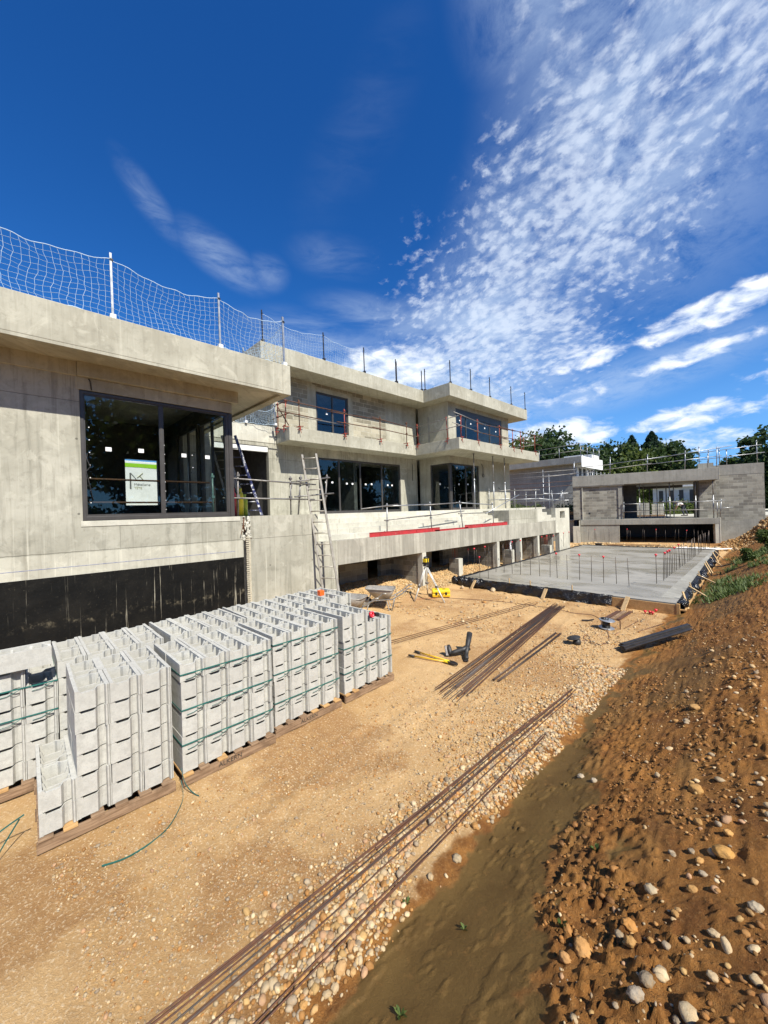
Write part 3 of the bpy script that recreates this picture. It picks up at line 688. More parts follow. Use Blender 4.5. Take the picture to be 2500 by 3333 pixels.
# grass on the bank near the slab
n = 1700; mb = MB(); tint = []
GXs = rng.normal(-.85, .42, n); GYs = rng.uniform(13.0, 25.5, n)
GXs += .03*(GYs-18)
keep = (fbm(GXs*1.3, GYs*.7, 4) > -.08) & (GXs > -1.75); GXs, GYs = GXs[keep], GYs[keep]; GZs = height(GXs, GYs)
for X, Y, z in zip(GXs, GYs, GZs):
    for _ in range(5):
        a = random.uniform(0, 6.28); l = random.uniform(.10, .24); d = Vector((math.cos(a)*.6, math.sin(a)*.6, 1)).normalized(); sd = Vector((-d.y, d.x, 0)).normalized()*.022; k = len(mb.v)
        p = Vector((X+random.uniform(-.08, .08), Y+random.uniform(-.08, .08), z-.03))
        mb.v += [tuple(p-sd), tuple(p+sd), tuple(p+d*l+Vector((0, 0, -.03)))]; mb.f += [(k, k+1, k+2)]; mb.sm += [False]; tint += [random.random()]*3
g = mb.build('bank_grass', 'weed_green'); a_ = g.data.attributes.new('tint', 'FLOAT', 'POINT'); a_.data.foreach_set('value', tint); tag(g, 'rough green grass and weeds on the bank beside the slab', 'grass', kind='stuff')
# ------------------------------------------------------------------ main house
house = thing('house', 'two storey raw concrete villa under construction with deep flat roofs and balconies', 'house', (-14, 8, 0))
F0 = 2.9
XF = -9.27
def part(mb, name, mat, parent=None, bevel=0, **k): return mb.build(name, mat, parent or house, bevel)
# left wing
p = part(MB().wall_yz(XF-.2, XF, -4, 3.91, 2.86, 5.66, [(1.03, 3.91, 2.9, 5.42)]), 'wall', 'concrete_wall')
part(MB().box(XF-.2, XF+.012, .98, 3.97, 5.42, 5.655), 'lintel', 'concrete_smooth', bevel=.006)
part(MB().box(XF-.25, XF+.10, 1.0, 4.10, 5.66, 5.95).box(XF-.2, XF+.04, -4, 1.0, 5.66, 5.95), 'beam', 'concrete_smooth', bevel=.008)
part(MB().box(XF-.3, XF, -4, 4.17, 0, 2.86).box(XF-.34, XF+.004, 1.0, 4.17, 2.86, 2.9), 'base_wall', 'concrete_wall')
part(MB().box(XF-.05, XF+.008, -4, 4.165, -.1, 1.89), 'membrane', 'black_membrane')
part(MB().box(XF, XF+.003, -4, 4.16, 1.85, 2.30), 'pale_band', 'pale_band')
part(MB().box(XF+.004, XF+.012, 1.0, 4.1, 2.79, 2.895), 'sill_mortar', 'concrete_light', bevel=.003)
part(MB().box(XF-.001, XF+.006, -4, 3.95, 2.048, 2.056), 'chalk_line', 'chalk_blue')
part(MB().box(-8.40, -14.4, -4, 4.9, 5.93, 6.6).box(-8.4, -14.4, 4.9, 5.11, 5.87, 6.6), 'roof_slab', 'concrete_smooth', bevel=.012)
part(MB().box(-8.40, -8.55, -4, 4.9, 5.872, 5.93), 'drip_edge', 'concrete_smooth', bevel=.006)
# joint with its plastic water stop and broken toothing
jt = MB().box(XF-.1, XF+.005, 4.172, 4.215, 0, 2.88)
part(jt, 'joint_gap', 'black_rubber')
jt = MB()
for i in range(44):
    z = .12+i*.052
    jt.box(XF+.004, XF+.03+random.uniform(0, .006), 4.225+random.uniform(-.004, .004), 4.30, z, z+.034)
jt.box(XF-.02, XF+.014, 4.30, 4.345, .05, 2.42)
part(jt, 'water_stop', 'water_stop')
jt = MB()
for i in range(26): jt.ell((XF+.004, 4.24+random.uniform(-.07, .1), 2.3+i*.022), (.02, random.uniform(.03, .06), random.uniform(.02, .05)), 7, 5, wob=.25)
part(jt, 'mortar_lumps', 'concrete_light')
part(MB().tube([(XF+.02, 4.16, 2.66), (XF+.05, 4.12, 2.55), (XF+.07, 4.08, 2.44)], .01, 6).tube([(XF+.01, 4.2, 2.86), (XF+.02, 4.17, 2.7), (XF+.02, 4.2, 2.5)], .02, 6), 'bent_bar', 'rusty_steel')
# terrace retaining wall, beam over the openings
part(MB().box(XF-.28, XF, 4.345, 6.40, 0, 2.9).box(XF-.28, XF, 6.4, 7.07, 0, 2.08), 'retaining_wall', 'concrete_wall')
part(MB().box(XF-.25, XF+.003, 7.07, 23.42, 1.34, 2.08), 'edge_beam', 'concrete_beam', bevel=.008)
part(MB().box(XF-.25, XF+.003, 23.42, 25.58, 1.34, 2.82).wall_yz(XF-.25, XF+.003, 23.42, 25.58, 0, 1.34, [(23.42, 23.9, 0, 1.34)]) if False else
     MB().wall_yz(XF-.25, XF+.003, 23.42, 25.58, 0, 2.82, [(24.1, 24.86, 2.2, 2.63), (23.42, 23.9, 0, 1.34)]), 'end_wall', 'concrete_light')
part(MB().box(XF-2.6, XF-.25, 23.42, 23.62, 0, 2.80).box(XF-1.1, XF-.25, 24.0, 25.0, 2.1, 2.16), 'end_wall', 'concrete_grey')  # shaded flank of the wall, its shade put into a greyer concrete
part(MB().box(XF-1.45, XF+.003, 17.72, 20.96, 2.08, 2.80), 'parapet_block', 'concrete_wall', bevel=.008)
for i, y in enumerate((11.03, 16.50, 18.80, 20.90)):
    part(MB().box(XF-1.7, XF-.24, y, y+.2, 0, 2.05), 'cross_wall', 'blockwork_grey')
    part(MB().box(XF-.24, XF, y-.02, y+.20, 0, 1.34), 'pier', 'concrete_light', bevel=.006)
part(MB().wall_yz(-11.15, -10.95, 7.07, 24, 0, 2.05, [(9.76, 10.46, 0, 1.34), (13.64, 14.48, 0, 1.34), (16.9, 18.6, 0, 1.3), (21.3, 23.0, 0, 1.3)]), 'rear_wall', 'blockwork_grey')
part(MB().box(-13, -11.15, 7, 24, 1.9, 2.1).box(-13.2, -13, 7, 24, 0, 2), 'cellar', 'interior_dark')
# steps down from the terrace: five risers, cast in lengths
for i in range(5):
    x0 = -10.72+i*.29; z = F0-.003-i*.164 if i == 0 else F0-i*.164
for i in range(1, 5):
    x0 = -10.72+(i-1)*.29; z = F0-i*.164
    cuts = [6.4]+sorted(random.uniform(7.5, 16.8) for _ in range(3))+[17.715]
    st = MB()
    for a, b_ in zip(cuts, cuts[1:]): st.box(x0, x0+.29, a+.003, b_-.003, 2.0, z+random.uniform(-.004, .004))
    part(st, 'step', 'concrete_light', bevel=.008)
part(MB().box(-9.56, XF-.25, 6.4, 17.71, 1.9, 2.078), 'step', 'concrete_light')
for i in range(4):
    part(MB().box(XF-1.2, XF-.002, 20.962+i*.62, 20.962+(i+1)*.62 if i < 3 else 23.42, 2.085, 2.80-.18*i), 'step', 'concrete_light', bevel=.008)
part(MB().box(-14.2, -10.722, 3.95, 25.58, 2.6, 2.9).box(-10.722, XF-.25, 3.95, 6.4, 2.6, 2.897), 'terrace_slab', 'concrete_light', bevel=.006)

# rear plane of the body
XM = -14.2
part(MB().wall_yz(XM-.2, XM, 3.95, 16.62, 2.9, 5.8, [(5.4, 7.53, 2.9, 5.66), (9.91, 15.24, 2.9, 5.42)]), 'wall', 'concrete_wall')
part(MB().box(XM-.2, XM+.02, 3.95, 7.86, 5.8, 6.47), 'parapet', 'concrete_light', bevel=.01)
part(MB().box(XM-.15, XM-.03, 5.41, 7.52, 5.44, 5.655), 'roller_box', 'plaster_white', bevel=.004)
part(MB().wall_yz(XM-.2, XM, 7.82, 16.62, 6.3, 8.7, [(9.88, 11.71, 6.1, 8.35)]), 'wall', 'blockwork')
part(MB().box(XM-.19, XM+.012, 9.6, 12.0, 8.35, 8.56).box(XM-.19, XM+.011, 9.45, 9.88, 6.3, 8.62).box(XM-.19, XM+.011, 11.71, 12.0, 6.3, 8.62), 'concrete_frame', 'concrete_smooth', bevel=.006)
part(MB().box(XM-.19, XM+.012, 14.2, 16.62, 6.3, 8.69), 'column', 'concrete_smooth', bevel=.006)
part(MB().box(XM-.19, XM+.014, 7.80, 8.0, 6.3, 8.69), 'column', 'concrete_smooth', bevel=.006)
part(MB().box(XM-6, XM-.2, 7.84, 8.04, 6.3, 8.7), 'wall', 'blockwork')
part(MB().box(XM-6, -13.15, 7.88, 15.35, 5.8, 6.33), 'balcony_slab', 'concrete_smooth', bevel=.01)
part(MB().box(XM-6, -10.45, 15.352, 24.1, 5.8, 6.335), 'balcony_slab', 'concrete_smooth', bevel=.01)
part(MB().box(XM-6.5, -13.15, 6.78, 16.1, 8.70, 9.35), 'roof_slab', 'concrete_smooth', bevel=.012)
part(MB().box(XM-6.5, -11.43, 16.102, 24.7, 8.70, 9.352), 'roof_slab', 'concrete_smooth', bevel=.012)
# projecting box, ground and first floor
XB = -12.12
part(MB().wall_yz(XB-.2, XB, 16.85, 23.4, 2.9, 5.8, [(16.85, 19.72, 2.9, 5.42)]).wall_yz(XB-.2, XB, 16.85, 23.4, 6.335, 8.7, [(17.55, 22.55, 6.335, 8.45)]), 'wall', 'concrete_smooth')
sw = MB()
sw.box(XM, -13.45, 16.85, 17.05, 2.9, 5.8).box(-13.45, XB-.2, 16.85, 17.05, 5.42, 5.8).box(XM, XB-.2, 16.85, 17.05, 6.335, 8.7)
part(sw, 'wall', 'concrete_smooth')
part(MB().box(XM-.1, XB-.2, 23.2, 23.4, 2.9, 8.7), 'wall', 'concrete_smooth')
part(MB().box(XB-.19, XB+.01, 22.56, 23.4, 6.34, 7.5), 'block_infill', 'blockwork')
part(MB().box(-13.6, -13.2, 16.82, 16.849, 6.34, 8.3) if False else MB().box(-13.52, -13.40, 16.842, 16.85, 6.34, 8.1), 'stain', 'concrete_grey')
# interiors
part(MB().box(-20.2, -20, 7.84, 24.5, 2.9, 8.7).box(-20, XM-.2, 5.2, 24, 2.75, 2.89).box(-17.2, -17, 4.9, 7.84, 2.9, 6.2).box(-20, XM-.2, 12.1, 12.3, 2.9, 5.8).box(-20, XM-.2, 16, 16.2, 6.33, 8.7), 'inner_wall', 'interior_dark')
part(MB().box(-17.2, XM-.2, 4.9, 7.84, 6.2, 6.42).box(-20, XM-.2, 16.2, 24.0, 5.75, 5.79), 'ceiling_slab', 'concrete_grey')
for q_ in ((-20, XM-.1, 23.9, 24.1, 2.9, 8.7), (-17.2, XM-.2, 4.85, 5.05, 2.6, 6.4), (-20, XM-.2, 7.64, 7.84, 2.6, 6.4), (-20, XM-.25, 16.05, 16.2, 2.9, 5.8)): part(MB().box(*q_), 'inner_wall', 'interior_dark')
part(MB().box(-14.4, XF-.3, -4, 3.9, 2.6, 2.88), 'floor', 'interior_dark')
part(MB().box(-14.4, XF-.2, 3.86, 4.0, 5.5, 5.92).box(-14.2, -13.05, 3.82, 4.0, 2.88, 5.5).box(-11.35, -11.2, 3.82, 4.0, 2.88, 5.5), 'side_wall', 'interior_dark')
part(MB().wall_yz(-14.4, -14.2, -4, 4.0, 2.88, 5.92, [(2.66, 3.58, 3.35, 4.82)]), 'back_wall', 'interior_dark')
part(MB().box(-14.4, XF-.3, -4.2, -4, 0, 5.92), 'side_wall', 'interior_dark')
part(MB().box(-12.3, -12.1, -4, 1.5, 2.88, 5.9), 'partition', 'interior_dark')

# windows: frame with its panes and stickers
def window(y0, y1, z0, z1, x, cuts, stickers=(), fr=.055, cap=0, dots=(), face=1):
    f = MB(); d0, d1 = x-.10, x-.02
    f.box(d0, d1, y0, y0+fr, z0, z1).box(d0, d1, y1-fr, y1, z0, z1).box(d0, d1, y0+fr, y1-fr, z0, z0+fr+.02).box(d0, d1, y0+fr, y1-fr, z1-fr, z1)
    for c in cuts: f.box(d0+.012, d1-.012, c-.022, c+.022, z0+fr+.02, z1-fr)
    W = f.build('window', 'dark_frame', house, .003)
    ed = [y0+fr]+[c for c in cuts]+[y1-fr]
    for i, (a, b_) in enumerate(zip(ed, ed[1:])):
        a2 = a+(.022 if i else 0); b2 = b_-(.022 if i < len(ed)-2 else 0)
        s = MB(); e = .022      # sash rails
        s.box(d0+.02, d1-.02, a2, a2+e, z0+fr+.02, z1-fr).box(d0+.02, d1-.02, b2-e, b2, z0+fr+.02, z1-fr).box(d0+.02, d1-.02, a2+e, b2-e, z0+fr+.02, z0+fr+.02+e+.02).box(d0+.02, d1-.02, a2+e, b2-e, z1-fr-e, z1-fr)
        s.build('sash', 'dark_frame', W)
        MB().box(x-.066, x-.060, a2+e-.003, b2-e+.003, z0+fr+.02+e, z1-fr-e+.003).build('pane', 'window_glass', W)
    for (yy, zz) in stickers: MB().box(x-.0595, x-.0580, yy-.05, yy+.05, zz-.04, zz+.04).build('sticker', 'sticker_white', W)
    for (yy, zz) in dots: MB().box(x-.0595, x-.0580, yy-.008, yy+.008, zz-.008, zz+.008).build('foam_pad', 'sticker_white', W)
    return W
dots = [(1.17, 3.25+i*.245) for i in range(7)]+[(2.48, 3.1+i*.2) for i in range(8)]+[(3.05, 4.33), (3.06, 4.05)]
W = window(1.035, 3.88, 2.905, 5.415, XF, [2.43], [(1.476, 4.32), (2.04, 4.34), (2.876, 4.31), (3.387, 4.31)], .055, dots=dots)
MB().box(XF-.12, XF-.015, 3.885, 3.98, 2.9, 5.415).build('corner_post', 'dark_frame', W)
f = MB()
for x0, x1 in ((-13.04, -11.36), (-11.19, -9.5)):
    f.box(x0, x1, 3.86, 3.93, 5.42, 5.5).box(x0, x1, 3.86, 3.93, 2.89, 2.96)
    for q in (x0, (x0+x1)/2-.03, x1-.06): f.box(q, q+.06, 3.865, 3.925, 2.96, 5.42)
f.build('window', 'dark_frame', house)
window(9.92, 15.23, 2.905, 5.41, XM, [11.10, 12.40, 13.86], [(10.35, 4.32), (11.55, 4.3), (11.9, 4.3), (12.75, 4.3), (13.15, 4.32), (14.3, 4.3), (14.62, 4.3), (10.7, 4.33)])
window(9.89, 11.70, 6.34, 8.345, XM, [10.82], [(10.5, 7.45)])
window(17.03, 19.71, 2.905, 5.41, XB, [18.42, 19.1], [(17.6, 5.2), (17.75, 4.3), (18.62, 4.32), (19.25, 4.3)])
window(17.56, 22.54, 6.34, 8.14, XB, [18.58, 19.85, 21.15], [(18.0, 7.85), (19.1, 7.8), (20.6, 7.75), (21.9, 7.7)])
part(MB().box(XB-.14, XB-.012, 17.56, 22.54, 8.14, 8.445), 'shutter_box', 'dark_frame')
# window on the flank of the box
W = MB(); W.box(-13.44, -13.38, 16.9, 16.98, 2.9, 5.41).box(-12.24, -12.13, 16.87, 16.98, 2.9, 5.41).box(-13.38, -12.24, 16.9, 16.98, 5.35, 5.41).box(-13.38, -12.24, 16.9, 16.98, 2.9, 2.98)
W = W.build('window', 'dark_frame', house); MB().box(-13.38, -12.24, 16.935, 16.941, 2.98, 5.35).build('pane', 'window_glass', W)
MB().box(-12.9, -12.8, 16.932, 16.934, 4.28, 4.38).build('sticker', 'sticker_white', W)
# cables hanging from the lintel corners
part(MB().tube([(XF+.02, 1.18, 5.64), (XF+.03, 1.2, 5.60), (XF+.01, 1.22, 5.43)], .011, 6), 'conduit', 'black_rubber')
part(MB().tube([(XF-.03, 1.13, 4.2), (XF+.01, 1.11, 4.1), (XF-.01, 1.17, 3.95), (XF+.01, 1.10, 3.85), (XF-.01, 1.15, 3.6), (XF-.02, 1.2, 3.3)], .008, 6), 'cable', 'black_rubber')
part(MB().tube([(XM+.02, 16.2, 5.55), (XM+.05, 16.18, 5.3), (XM+.02, 16.2, 4.6)], .012, 6), 'cable', 'black_rubber')
part(MB().tube([(XB+.02, 20.0, 5.55), (XB+.05, 20.1, 5.35), (XB+.02, 20.14, 4.95)]+[(XB+.03, 20.14+.09*math.sin(a), 4.87+.09*math.cos(a)) for a in np.linspace(0, 6.2, 12)], .014, 6), 'cable', 'black_rubber')
part(MB().tube([(XB+.02, 21.9, 4.2), (XB+.2, 22.0, 3.95), (XB+.08, 22.1, 3.8)], .01, 6).tube([(XB+.02, 21.9, 4.2), (XB+.25, 21.8, 4.0), (XB+.2, 21.7, 3.9)], .01, 6), 'cable', 'black_rubber')
part(MB().box(XM+.01, XM+.05, 7.9, 8.05, 7.7, 7.9), 'junction_box', 'plaster_white', bevel=.004)
part(MB().box(XM+.01, XM+.04, 8.3, 8.42, 8.05, 8.2), 'junction_box', 'plaster_white', bevel=.004)

# bushes on the membrane etc. end of house ---------------------------------
# loose lamp cable bracket left of the tall ladder
t = thing('cable_bracket', 'black cable strung between two small boxes on the wall left of the ladder', 'cable', (XM, 9, 4.3))
MB().box(XM+.003, XM+.07, 8.43, 8.53, 4.05, 4.25).build('box', 'tube_grey', t, .004); MB().box(XM+.003, XM+.07, 9.30, 9.4, 4.1, 4.25).build('box', 'tube_grey', t, .004)
MB().tube([(XM+.06, 8.48, 4.28), (XM+.1, 8.7, 4.30), (XM+.1, 9.0, 4.26), (XM+.06, 9.35, 4.3)], .016, 6).build('cable', 'black_rubber', t)

# pillars of block with starter bars in front of the openings
for (X, Y, w_, d_, h_, lb) in [(-9.82, 13.9, .50, .3, .80, 'free standing grey block pillar nearest the slab corner with red bars above'),
                      (-9.60, 18.15, .50, .3, .80, 'middle block pillar in front of the cellar opening with a rag hung over its bars'),
                      (-9.35, 22.2, .50, .3, .72, 'farthest block pillar in front of the last cellar opening')]:
    t = thing('block_pillar', lb, 'pillar', (X, Y, 0), 'block pillars in front of the openings')
    MB().box(X-w_/2, X+w_/2, Y-d_/2, Y+d_/2, -.05, h_).build('pillar', 'blockwork_grey', t, .006)
    MB().box(X+w_/2-.01, X+w_/2+.004, Y-d_/2+.002, Y+d_/2-.002, -.05, h_-.004).build('lit_face', 'concrete_light', t)  # paler skin paints the sunlit side of the pillar
    for dx, dy in ((-.1, -.07), (-.1, .07), (.02, -.07), (.02, .07)):
        MB().tube([(X+dx, Y+dy, h_-.02), (X+dx+.01, Y+dy, 1.35)], .009, 6).build('starter_bar', 'red_clamp', t)
    MB().tube([(X+.17, Y, h_-.02), (X+.17, Y, 1.32)], .008, 6).build('starter_bar', 'dark_rebar', t)
rg = MB()
for i in range(9):
    z = 1.42-i*.07; rg.ell((-9.42+random.uniform(-.02, .02), 18.05, z), (.05+.02*math.sin(i), .05, .06), 9, 6, wob=.25)
tag(rg.build('rag', 'cloth_white'), 'white rag hanging on the bars of the middle block pillar', 'rag')

# ------------------------------------------------------------------ shoring props
for (X, Y, top, bot) in [(-10.93, 17.31, 5.795, 2.9), (-10.9, 19.19, 5.795, 2.8), (-10.88, 20.42, 5.795, 2.82)]:
    t = thing('shoring_prop', {17: 'steel shoring prop under the balcony nearest the corner window', 19: 'middle one of the steel props under the box balcony', 20: 'right one of the steel props under the box balcony'}[int(Y)], 'prop', (X, Y, bot), 'steel props under the balcony')
    MB().tube([(X, Y, bot+.008), (X, Y, bot+1.55)], .030, 10).build('outer_tube', 'galvanised', t)
    MB().tube([(X, Y, bot+1.5), (X, Y, top-.01)], .024, 10).build('inner_tube', 'tube_grey', t)
    MB().box(X-.07, X+.07, Y-.07, Y+.07, bot+.002, bot+.01).build('foot_plate', 'galvanised', t); MB().box(X-.07, X+.07, Y-.07, Y+.07, top-.01, top-.002).build('head_plate', 'tube_grey', t)
    MB().lathe([(.030, 0), (.045, .01), (.045, .12), (.030, .13)], (X, Y, bot+1.45), 10).build('collar', 'galvanised', t)

# ------------------------------------------------------------------ guard rails
def clampfoot(mb, x, y, z, ax, ay):
    # G clamp gripping the slab edge: jaw, screw and handle; (ax, ay) points outwards
    o = Vector((x, y, z)); a = Vector((ax, ay, 0)); s = Vector((-ay, ax, 0))
    mb.bar(o+a*.06+Vector((0, 0, .05)), o+a*.06+Vector((0, 0, -.12)), .04, .03)
    mb.bar(o+a*.07+Vector((0, 0, .03))-s*.02, o-a*.22+Vector((0, 0, .03))-s*.02, .04, .03)
    mb.bar(o+a*.10-s*.08+Vector((0, 0, -.10)), o-a*.05-s*.0+Vector((0, 0, -.10)), .035, .03)
    mb.tube([o+a*.07+s*.14+Vector((0, 0, .05)), o+a*.07-s*.1+Vector((0, 0, .02))], .013, 6)
    mb.tube([o+a*.05+Vector((0, 0, -.1)), o+a*.09+s*.03+Vector((0, 0, -.24))], .011, 6)
def rails_between(a, b, over=.25, sag=.0): 
    d = (Vector(b)-Vector(a)).normalized(); return [Vector(a)-d*over, Vector(b)+d*over]
def guardrail(label, posts, rails, foot=None, matp='tube_grey', r=.021, clampm='red_clamp', group=None, matr='tube_grey', name='guardrail'):
    """posts: (base, top); rails: (p0, p1) tubes; foot: outward direction"""
    t = thing(name, label, 'guardrail', posts[0][0], group)
    for pb, pt in posts:
        pm = matp if isinstance(matp, str) else random.choice(matp)
        p_ = MB().tube([pb, pt], r, 8).build('post', pm, t)
        d = (Vector(pt)-Vector(pb))
        cc = MB()
        for zz in rails[0][2:] if len(rails[0]) > 2 else (.46, .93):
            q = Vector(pb)+d*zz; cc.box(q.x-.035, q.x+.035, q.y-.035, q.y+.035, q.z-.03, q.z+.03)
        cc.build('coupler', pm, p_)
        if foot:
            m_ = MB(); clampfoot(m_, pb[0], pb[1], pb[2], *foot); m_.build('clamp', clampm, p_)
    for q in rails:
        MB().tube(rails_between(q[0], q[1], random.uniform(.12, .3)), .0205, 8).build('rail', matr if isinstance(matr, str) else random.choice(matr), t)
    return t
def V(*a): return tuple(a)
def run(yl, x, z0, lean=.02):
    return [(V(x, y, z0), V(x+random.uniform(-lean, lean), y+random.uniform(-lean, lean), z0+1.1)) for y in yl]
X1 = -13.12
guardrail('rusty clamp guardrail along the front of the left balcony', run([8.32, 10.6, 12.75, 14.62], X1, 6.34),
          [(V(X1+.04, 7.6, 7.30), V(X1+.04, 10.5, 7.26)), (V(X1-.04, 9.9, 7.22), V(X1-.04, 12.7, 7.30)), (V(X1+.04, 12.3, 7.33), V(X1+.04, 14.9, 7.18)),
           (V(X1+.04, 7.5, 6.84), V(X1+.04, 9.2, 6.80)), (V(X1-.04, 8.3, 6.78), V(X1-.04, 10.7, 6.76)), (V(X1+.04, 10.3, 6.82), V(X1+.04, 13.0, 6.84)), (V(X1+.04, 12.4, 6.86), V(X1+.04, 15.0, 6.78))], (1, 0), matp=['red_clamp', 'rusty_steel'], matr=['tube_grey', 'rusty_steel'])
guardrail('short clamp guardrail on the left end of the left balcony with net tied behind', [(V(-13.35, 7.82, 6.34), V(-13.3, 7.84, 7.4)), (V(-13.9, 7.82, 6.34), V(-13.9, 7.82, 7.4))],
          [(V(-13.1, 7.78, 7.28), V(-14.0, 7.78, 7.32)), (V(-13.1, 7.78, 6.8), V(-14.1, 7.78, 6.8)), (V(-13.15, 7.8, 6.45), V(-13.9, 7.86, 7.2))], (0, -1), matp='red_clamp', matr='rusty_steel')
guardrail('red clamp guardrail on the shaded flank of the box balcony', [(V(-13.0, 15.40, 6.34), V(-13.08, 15.40, 7.45)), (V(-11.13, 15.40, 6.34), V(-11.2, 15.40, 7.45))],
          [(V(-13.0, 15.36, 7.28), V(-10.6, 15.36, 7.36)), (V(-13.1, 15.36, 6.80), V(-10.6, 15.36, 6.88))], (0, -1), matp='red_clamp', matr='tube_grey')
guardrail('red clamp guardrail along the front of the box balcony', run([15.6, 17.06, 19.28, 20.78, 21.73, 23.63], -10.5, 6.34),
          [(V(-10.46, 15.2, 7.46), V(-10.46, 17.6, 7.26)), (V(-10.54, 17.2, 7.26), V(-10.54, 21, 7.36)), (V(-10.46, 19.2, 7.34), V(-10.46, 24.6, 7.38)), (V(-10.46, 15.0, 6.96), V(-10.46, 17.3, 6.80)), (V(-10.54, 17, 6.82), V(-10.54, 20, 6.8)), (V(-10.46, 19.3, 6.84), V(-10.46, 24.4, 6.86))], (1, 0), matp='red_clamp', matr=['tube_grey', 'rusty_steel'])
guardrail('orange posts closing the far end of the box balcony', [(V(-11.4, 24.0, 6.34), V(-11.4, 24.0, 7.5)), (V(-12.6, 24.0, 6.34), V(-12.6, 24.0, 7.5)), (V(-13.6, 24.0, 6.34), V(-13.6, 24.0, 7.5))],
          [(V(-10.8, 23.95, 7.36), V(-13.8, 23.95, 7.36)), (V(-10.8, 23.95, 6.86), V(-13.8, 23.95, 6.86))], (0, 1), matp='red_clamp', matr='tube_grey')
# on the left terrace
guardrail('dark tube guardrail across the doorway beside the left wing', [(V(-9.5, 5.66, 2.9), V(-9.5, 5.68, 3.98)), (V(-9.5, 4.16, 2.9), V(-9.5, 4.18, 4.02))],
          [(V(-9.46, 4.0, 3.85), V(-9.46, 6.3, 3.77)), (V(-9.46, 4.0, 3.36), V(-9.46, 6.2, 3.33))])
guardrail('leaning tube guardrail behind the tall ladder', [(V(-9.55, 5.93, 2.9), V(-9.52, 6.03, 4.02)), (V(-9.5, 6.8, 2.9), V(-9.48, 6.92, 4.08))],
          [(V(-9.45, 6.0, 3.86), V(-9.45, 6.85, 3.97)), (V(-9.45, 6.0, 3.42), V(-9.45, 6.9, 3.5))], r=.024)
MB()
# along the beam edge
guardrail('leaning grey tube guardrail over the red edge boards of the terrace', [(V(-9.4, 9.32, 2.085), V(-9.4, 9.36, 3.2)), (V(-9.4, 11.78, 2.085), V(-9.4, 11.7, 3.25)), (V(-9.4, 13.9, 2.085), V(-9.42, 13.72, 3.28)), (V(-9.4, 16.46, 2.085), V(-9.4, 16.37, 3.2))],
          [(V(-9.36, 8.3, 3.03), V(-9.36, 9.7, 3.14)), (V(-9.44, 9.5, 3.10), V(-9.44, 11.5, 3.14)), (V(-9.36, 11.5, 3.12), V(-9.36, 13.6, 3.2)), (V(-9.44, 13.7, 3.2), V(-9.44, 16.3, 3.1)),
           (V(-9.36, 9.3, 2.62), V(-9.36, 11.6, 2.72)), (V(-9.44, 11.6, 2.7), V(-9.44, 13.9, 2.83)), (V(-9.36, 13.7, 2.74), V(-9.36, 16.2, 2.72)), (V(-9.3, 15.8, 2.74), V(-9.3, 18.7, 3.52))], matp='galvanised', matr=['galvanised', 'tube_grey'])
# steel guard rails on the right part of the terrace
guardrail('grey guardrail round the right end of the terrace', [(V(-12.9, 20.6, 2.9), V(-12.9, 20.6, 4.05)), (V(-12.0, 20.5, 2.9), V(-11.95, 20.5, 4.1)), (V(-11.1, 20.9, 2.9), V(-11.1, 20.9, 4.0)), (V(-10.9, 21.6, 2.9), V(-10.9, 21.6, 4.05)), (V(-9.65, 21.6, 2.8), V(-9.62, 21.6, 3.95))],
          [(V(-13.0, 20.5, 3.85), V(-11, 20.8, 3.95)), (V(-13.0, 20.5, 3.4), V(-11, 20.8, 3.45)), (V(-11.4, 20.9, 3.95), V(-9.6, 21.6, 3.9)), (V(-11.4, 20.9, 3.4), V(-9.6, 21.6, 3.4))], matp='galvanised', matr=['galvanised', 'tube_grey'])
guardrail('grey guardrail beyond the stepped wall at the far terrace end', [(V(-9.4, 23.5, 2.8), V(-9.5, 23.5, 3.9)), (V(-9.4, 24.6, 2.8), V(-9.35, 24.6, 3.85)), (V(-9.5, 25.4, 2.8), V(-9.55, 25.3, 3.95)), (V(-12, 25.4, 2.9), V(-12, 25.4, 4.0))],
          [(V(-9.5, 22.5, 3.7), V(-9.45, 25.4, 3.7)), (V(-9.5, 22.0, 3.4), V(-9.45, 25.4, 3.3)), (V(-9.4, 25.4, 3.75), V(-12.8, 25.4, 3.75)), (V(-9.4, 25.4, 3.3), V(-12.8, 25.4, 3.3))], matp='galvanised', matr=['galvanised', 'tube_grey'])
# a rail seen through the left window
guardrail('rusty double rail standing inside the left window', [(V(-9.9, 3.70, 2.9), V(-9.9, 3.70, 4.0)), (V(-9.9, .4, 2.9), V(-9.9, .4, 4.0))],
          [(V(-9.9, .3, 3.77), V(-9.9, 3.5, 3.76)), (V(-9.9, .3, 3.28), V(-9.9, 3.5, 3.27))], matp='glass_green', matr='rusty_steel')

# red edge boards on the beam
for (a, b_, z, lb) in [(8.45, 12.2, 2.085, 'long red steel edge board nearest the ladder on the beam'), (11.9, 14.2, 2.082, 'low middle red edge board lying on the beam'), (13.95, 17.65, 2.088, 'right red edge board ending at the concrete block')]:
    t = thing('edge_board', lb, 'edge board', (-9.33, (a+b_)/2, z), 'red edge boards on the terrace beam')
    h_ = .07 if z == 2.082 else .15
    o_ = MB().box(-9.345, -9.335, a, b_, z, z+h_).box(-9.335, -9.30, a, b_, z, z+.01).box(-9.335, -9.32, a, b_, z+h_-.012, z+h_).build('board', 'red_paint', t)
    rb_ = MB()
    for k in range(4): y = a+(b_-a)*(k+.5)/4; rb_.box(-9.334, -9.318, y-.01, y+.01, z+.011, z+h_-.013)
    rb_.build('stiffener', 'red_paint', t)

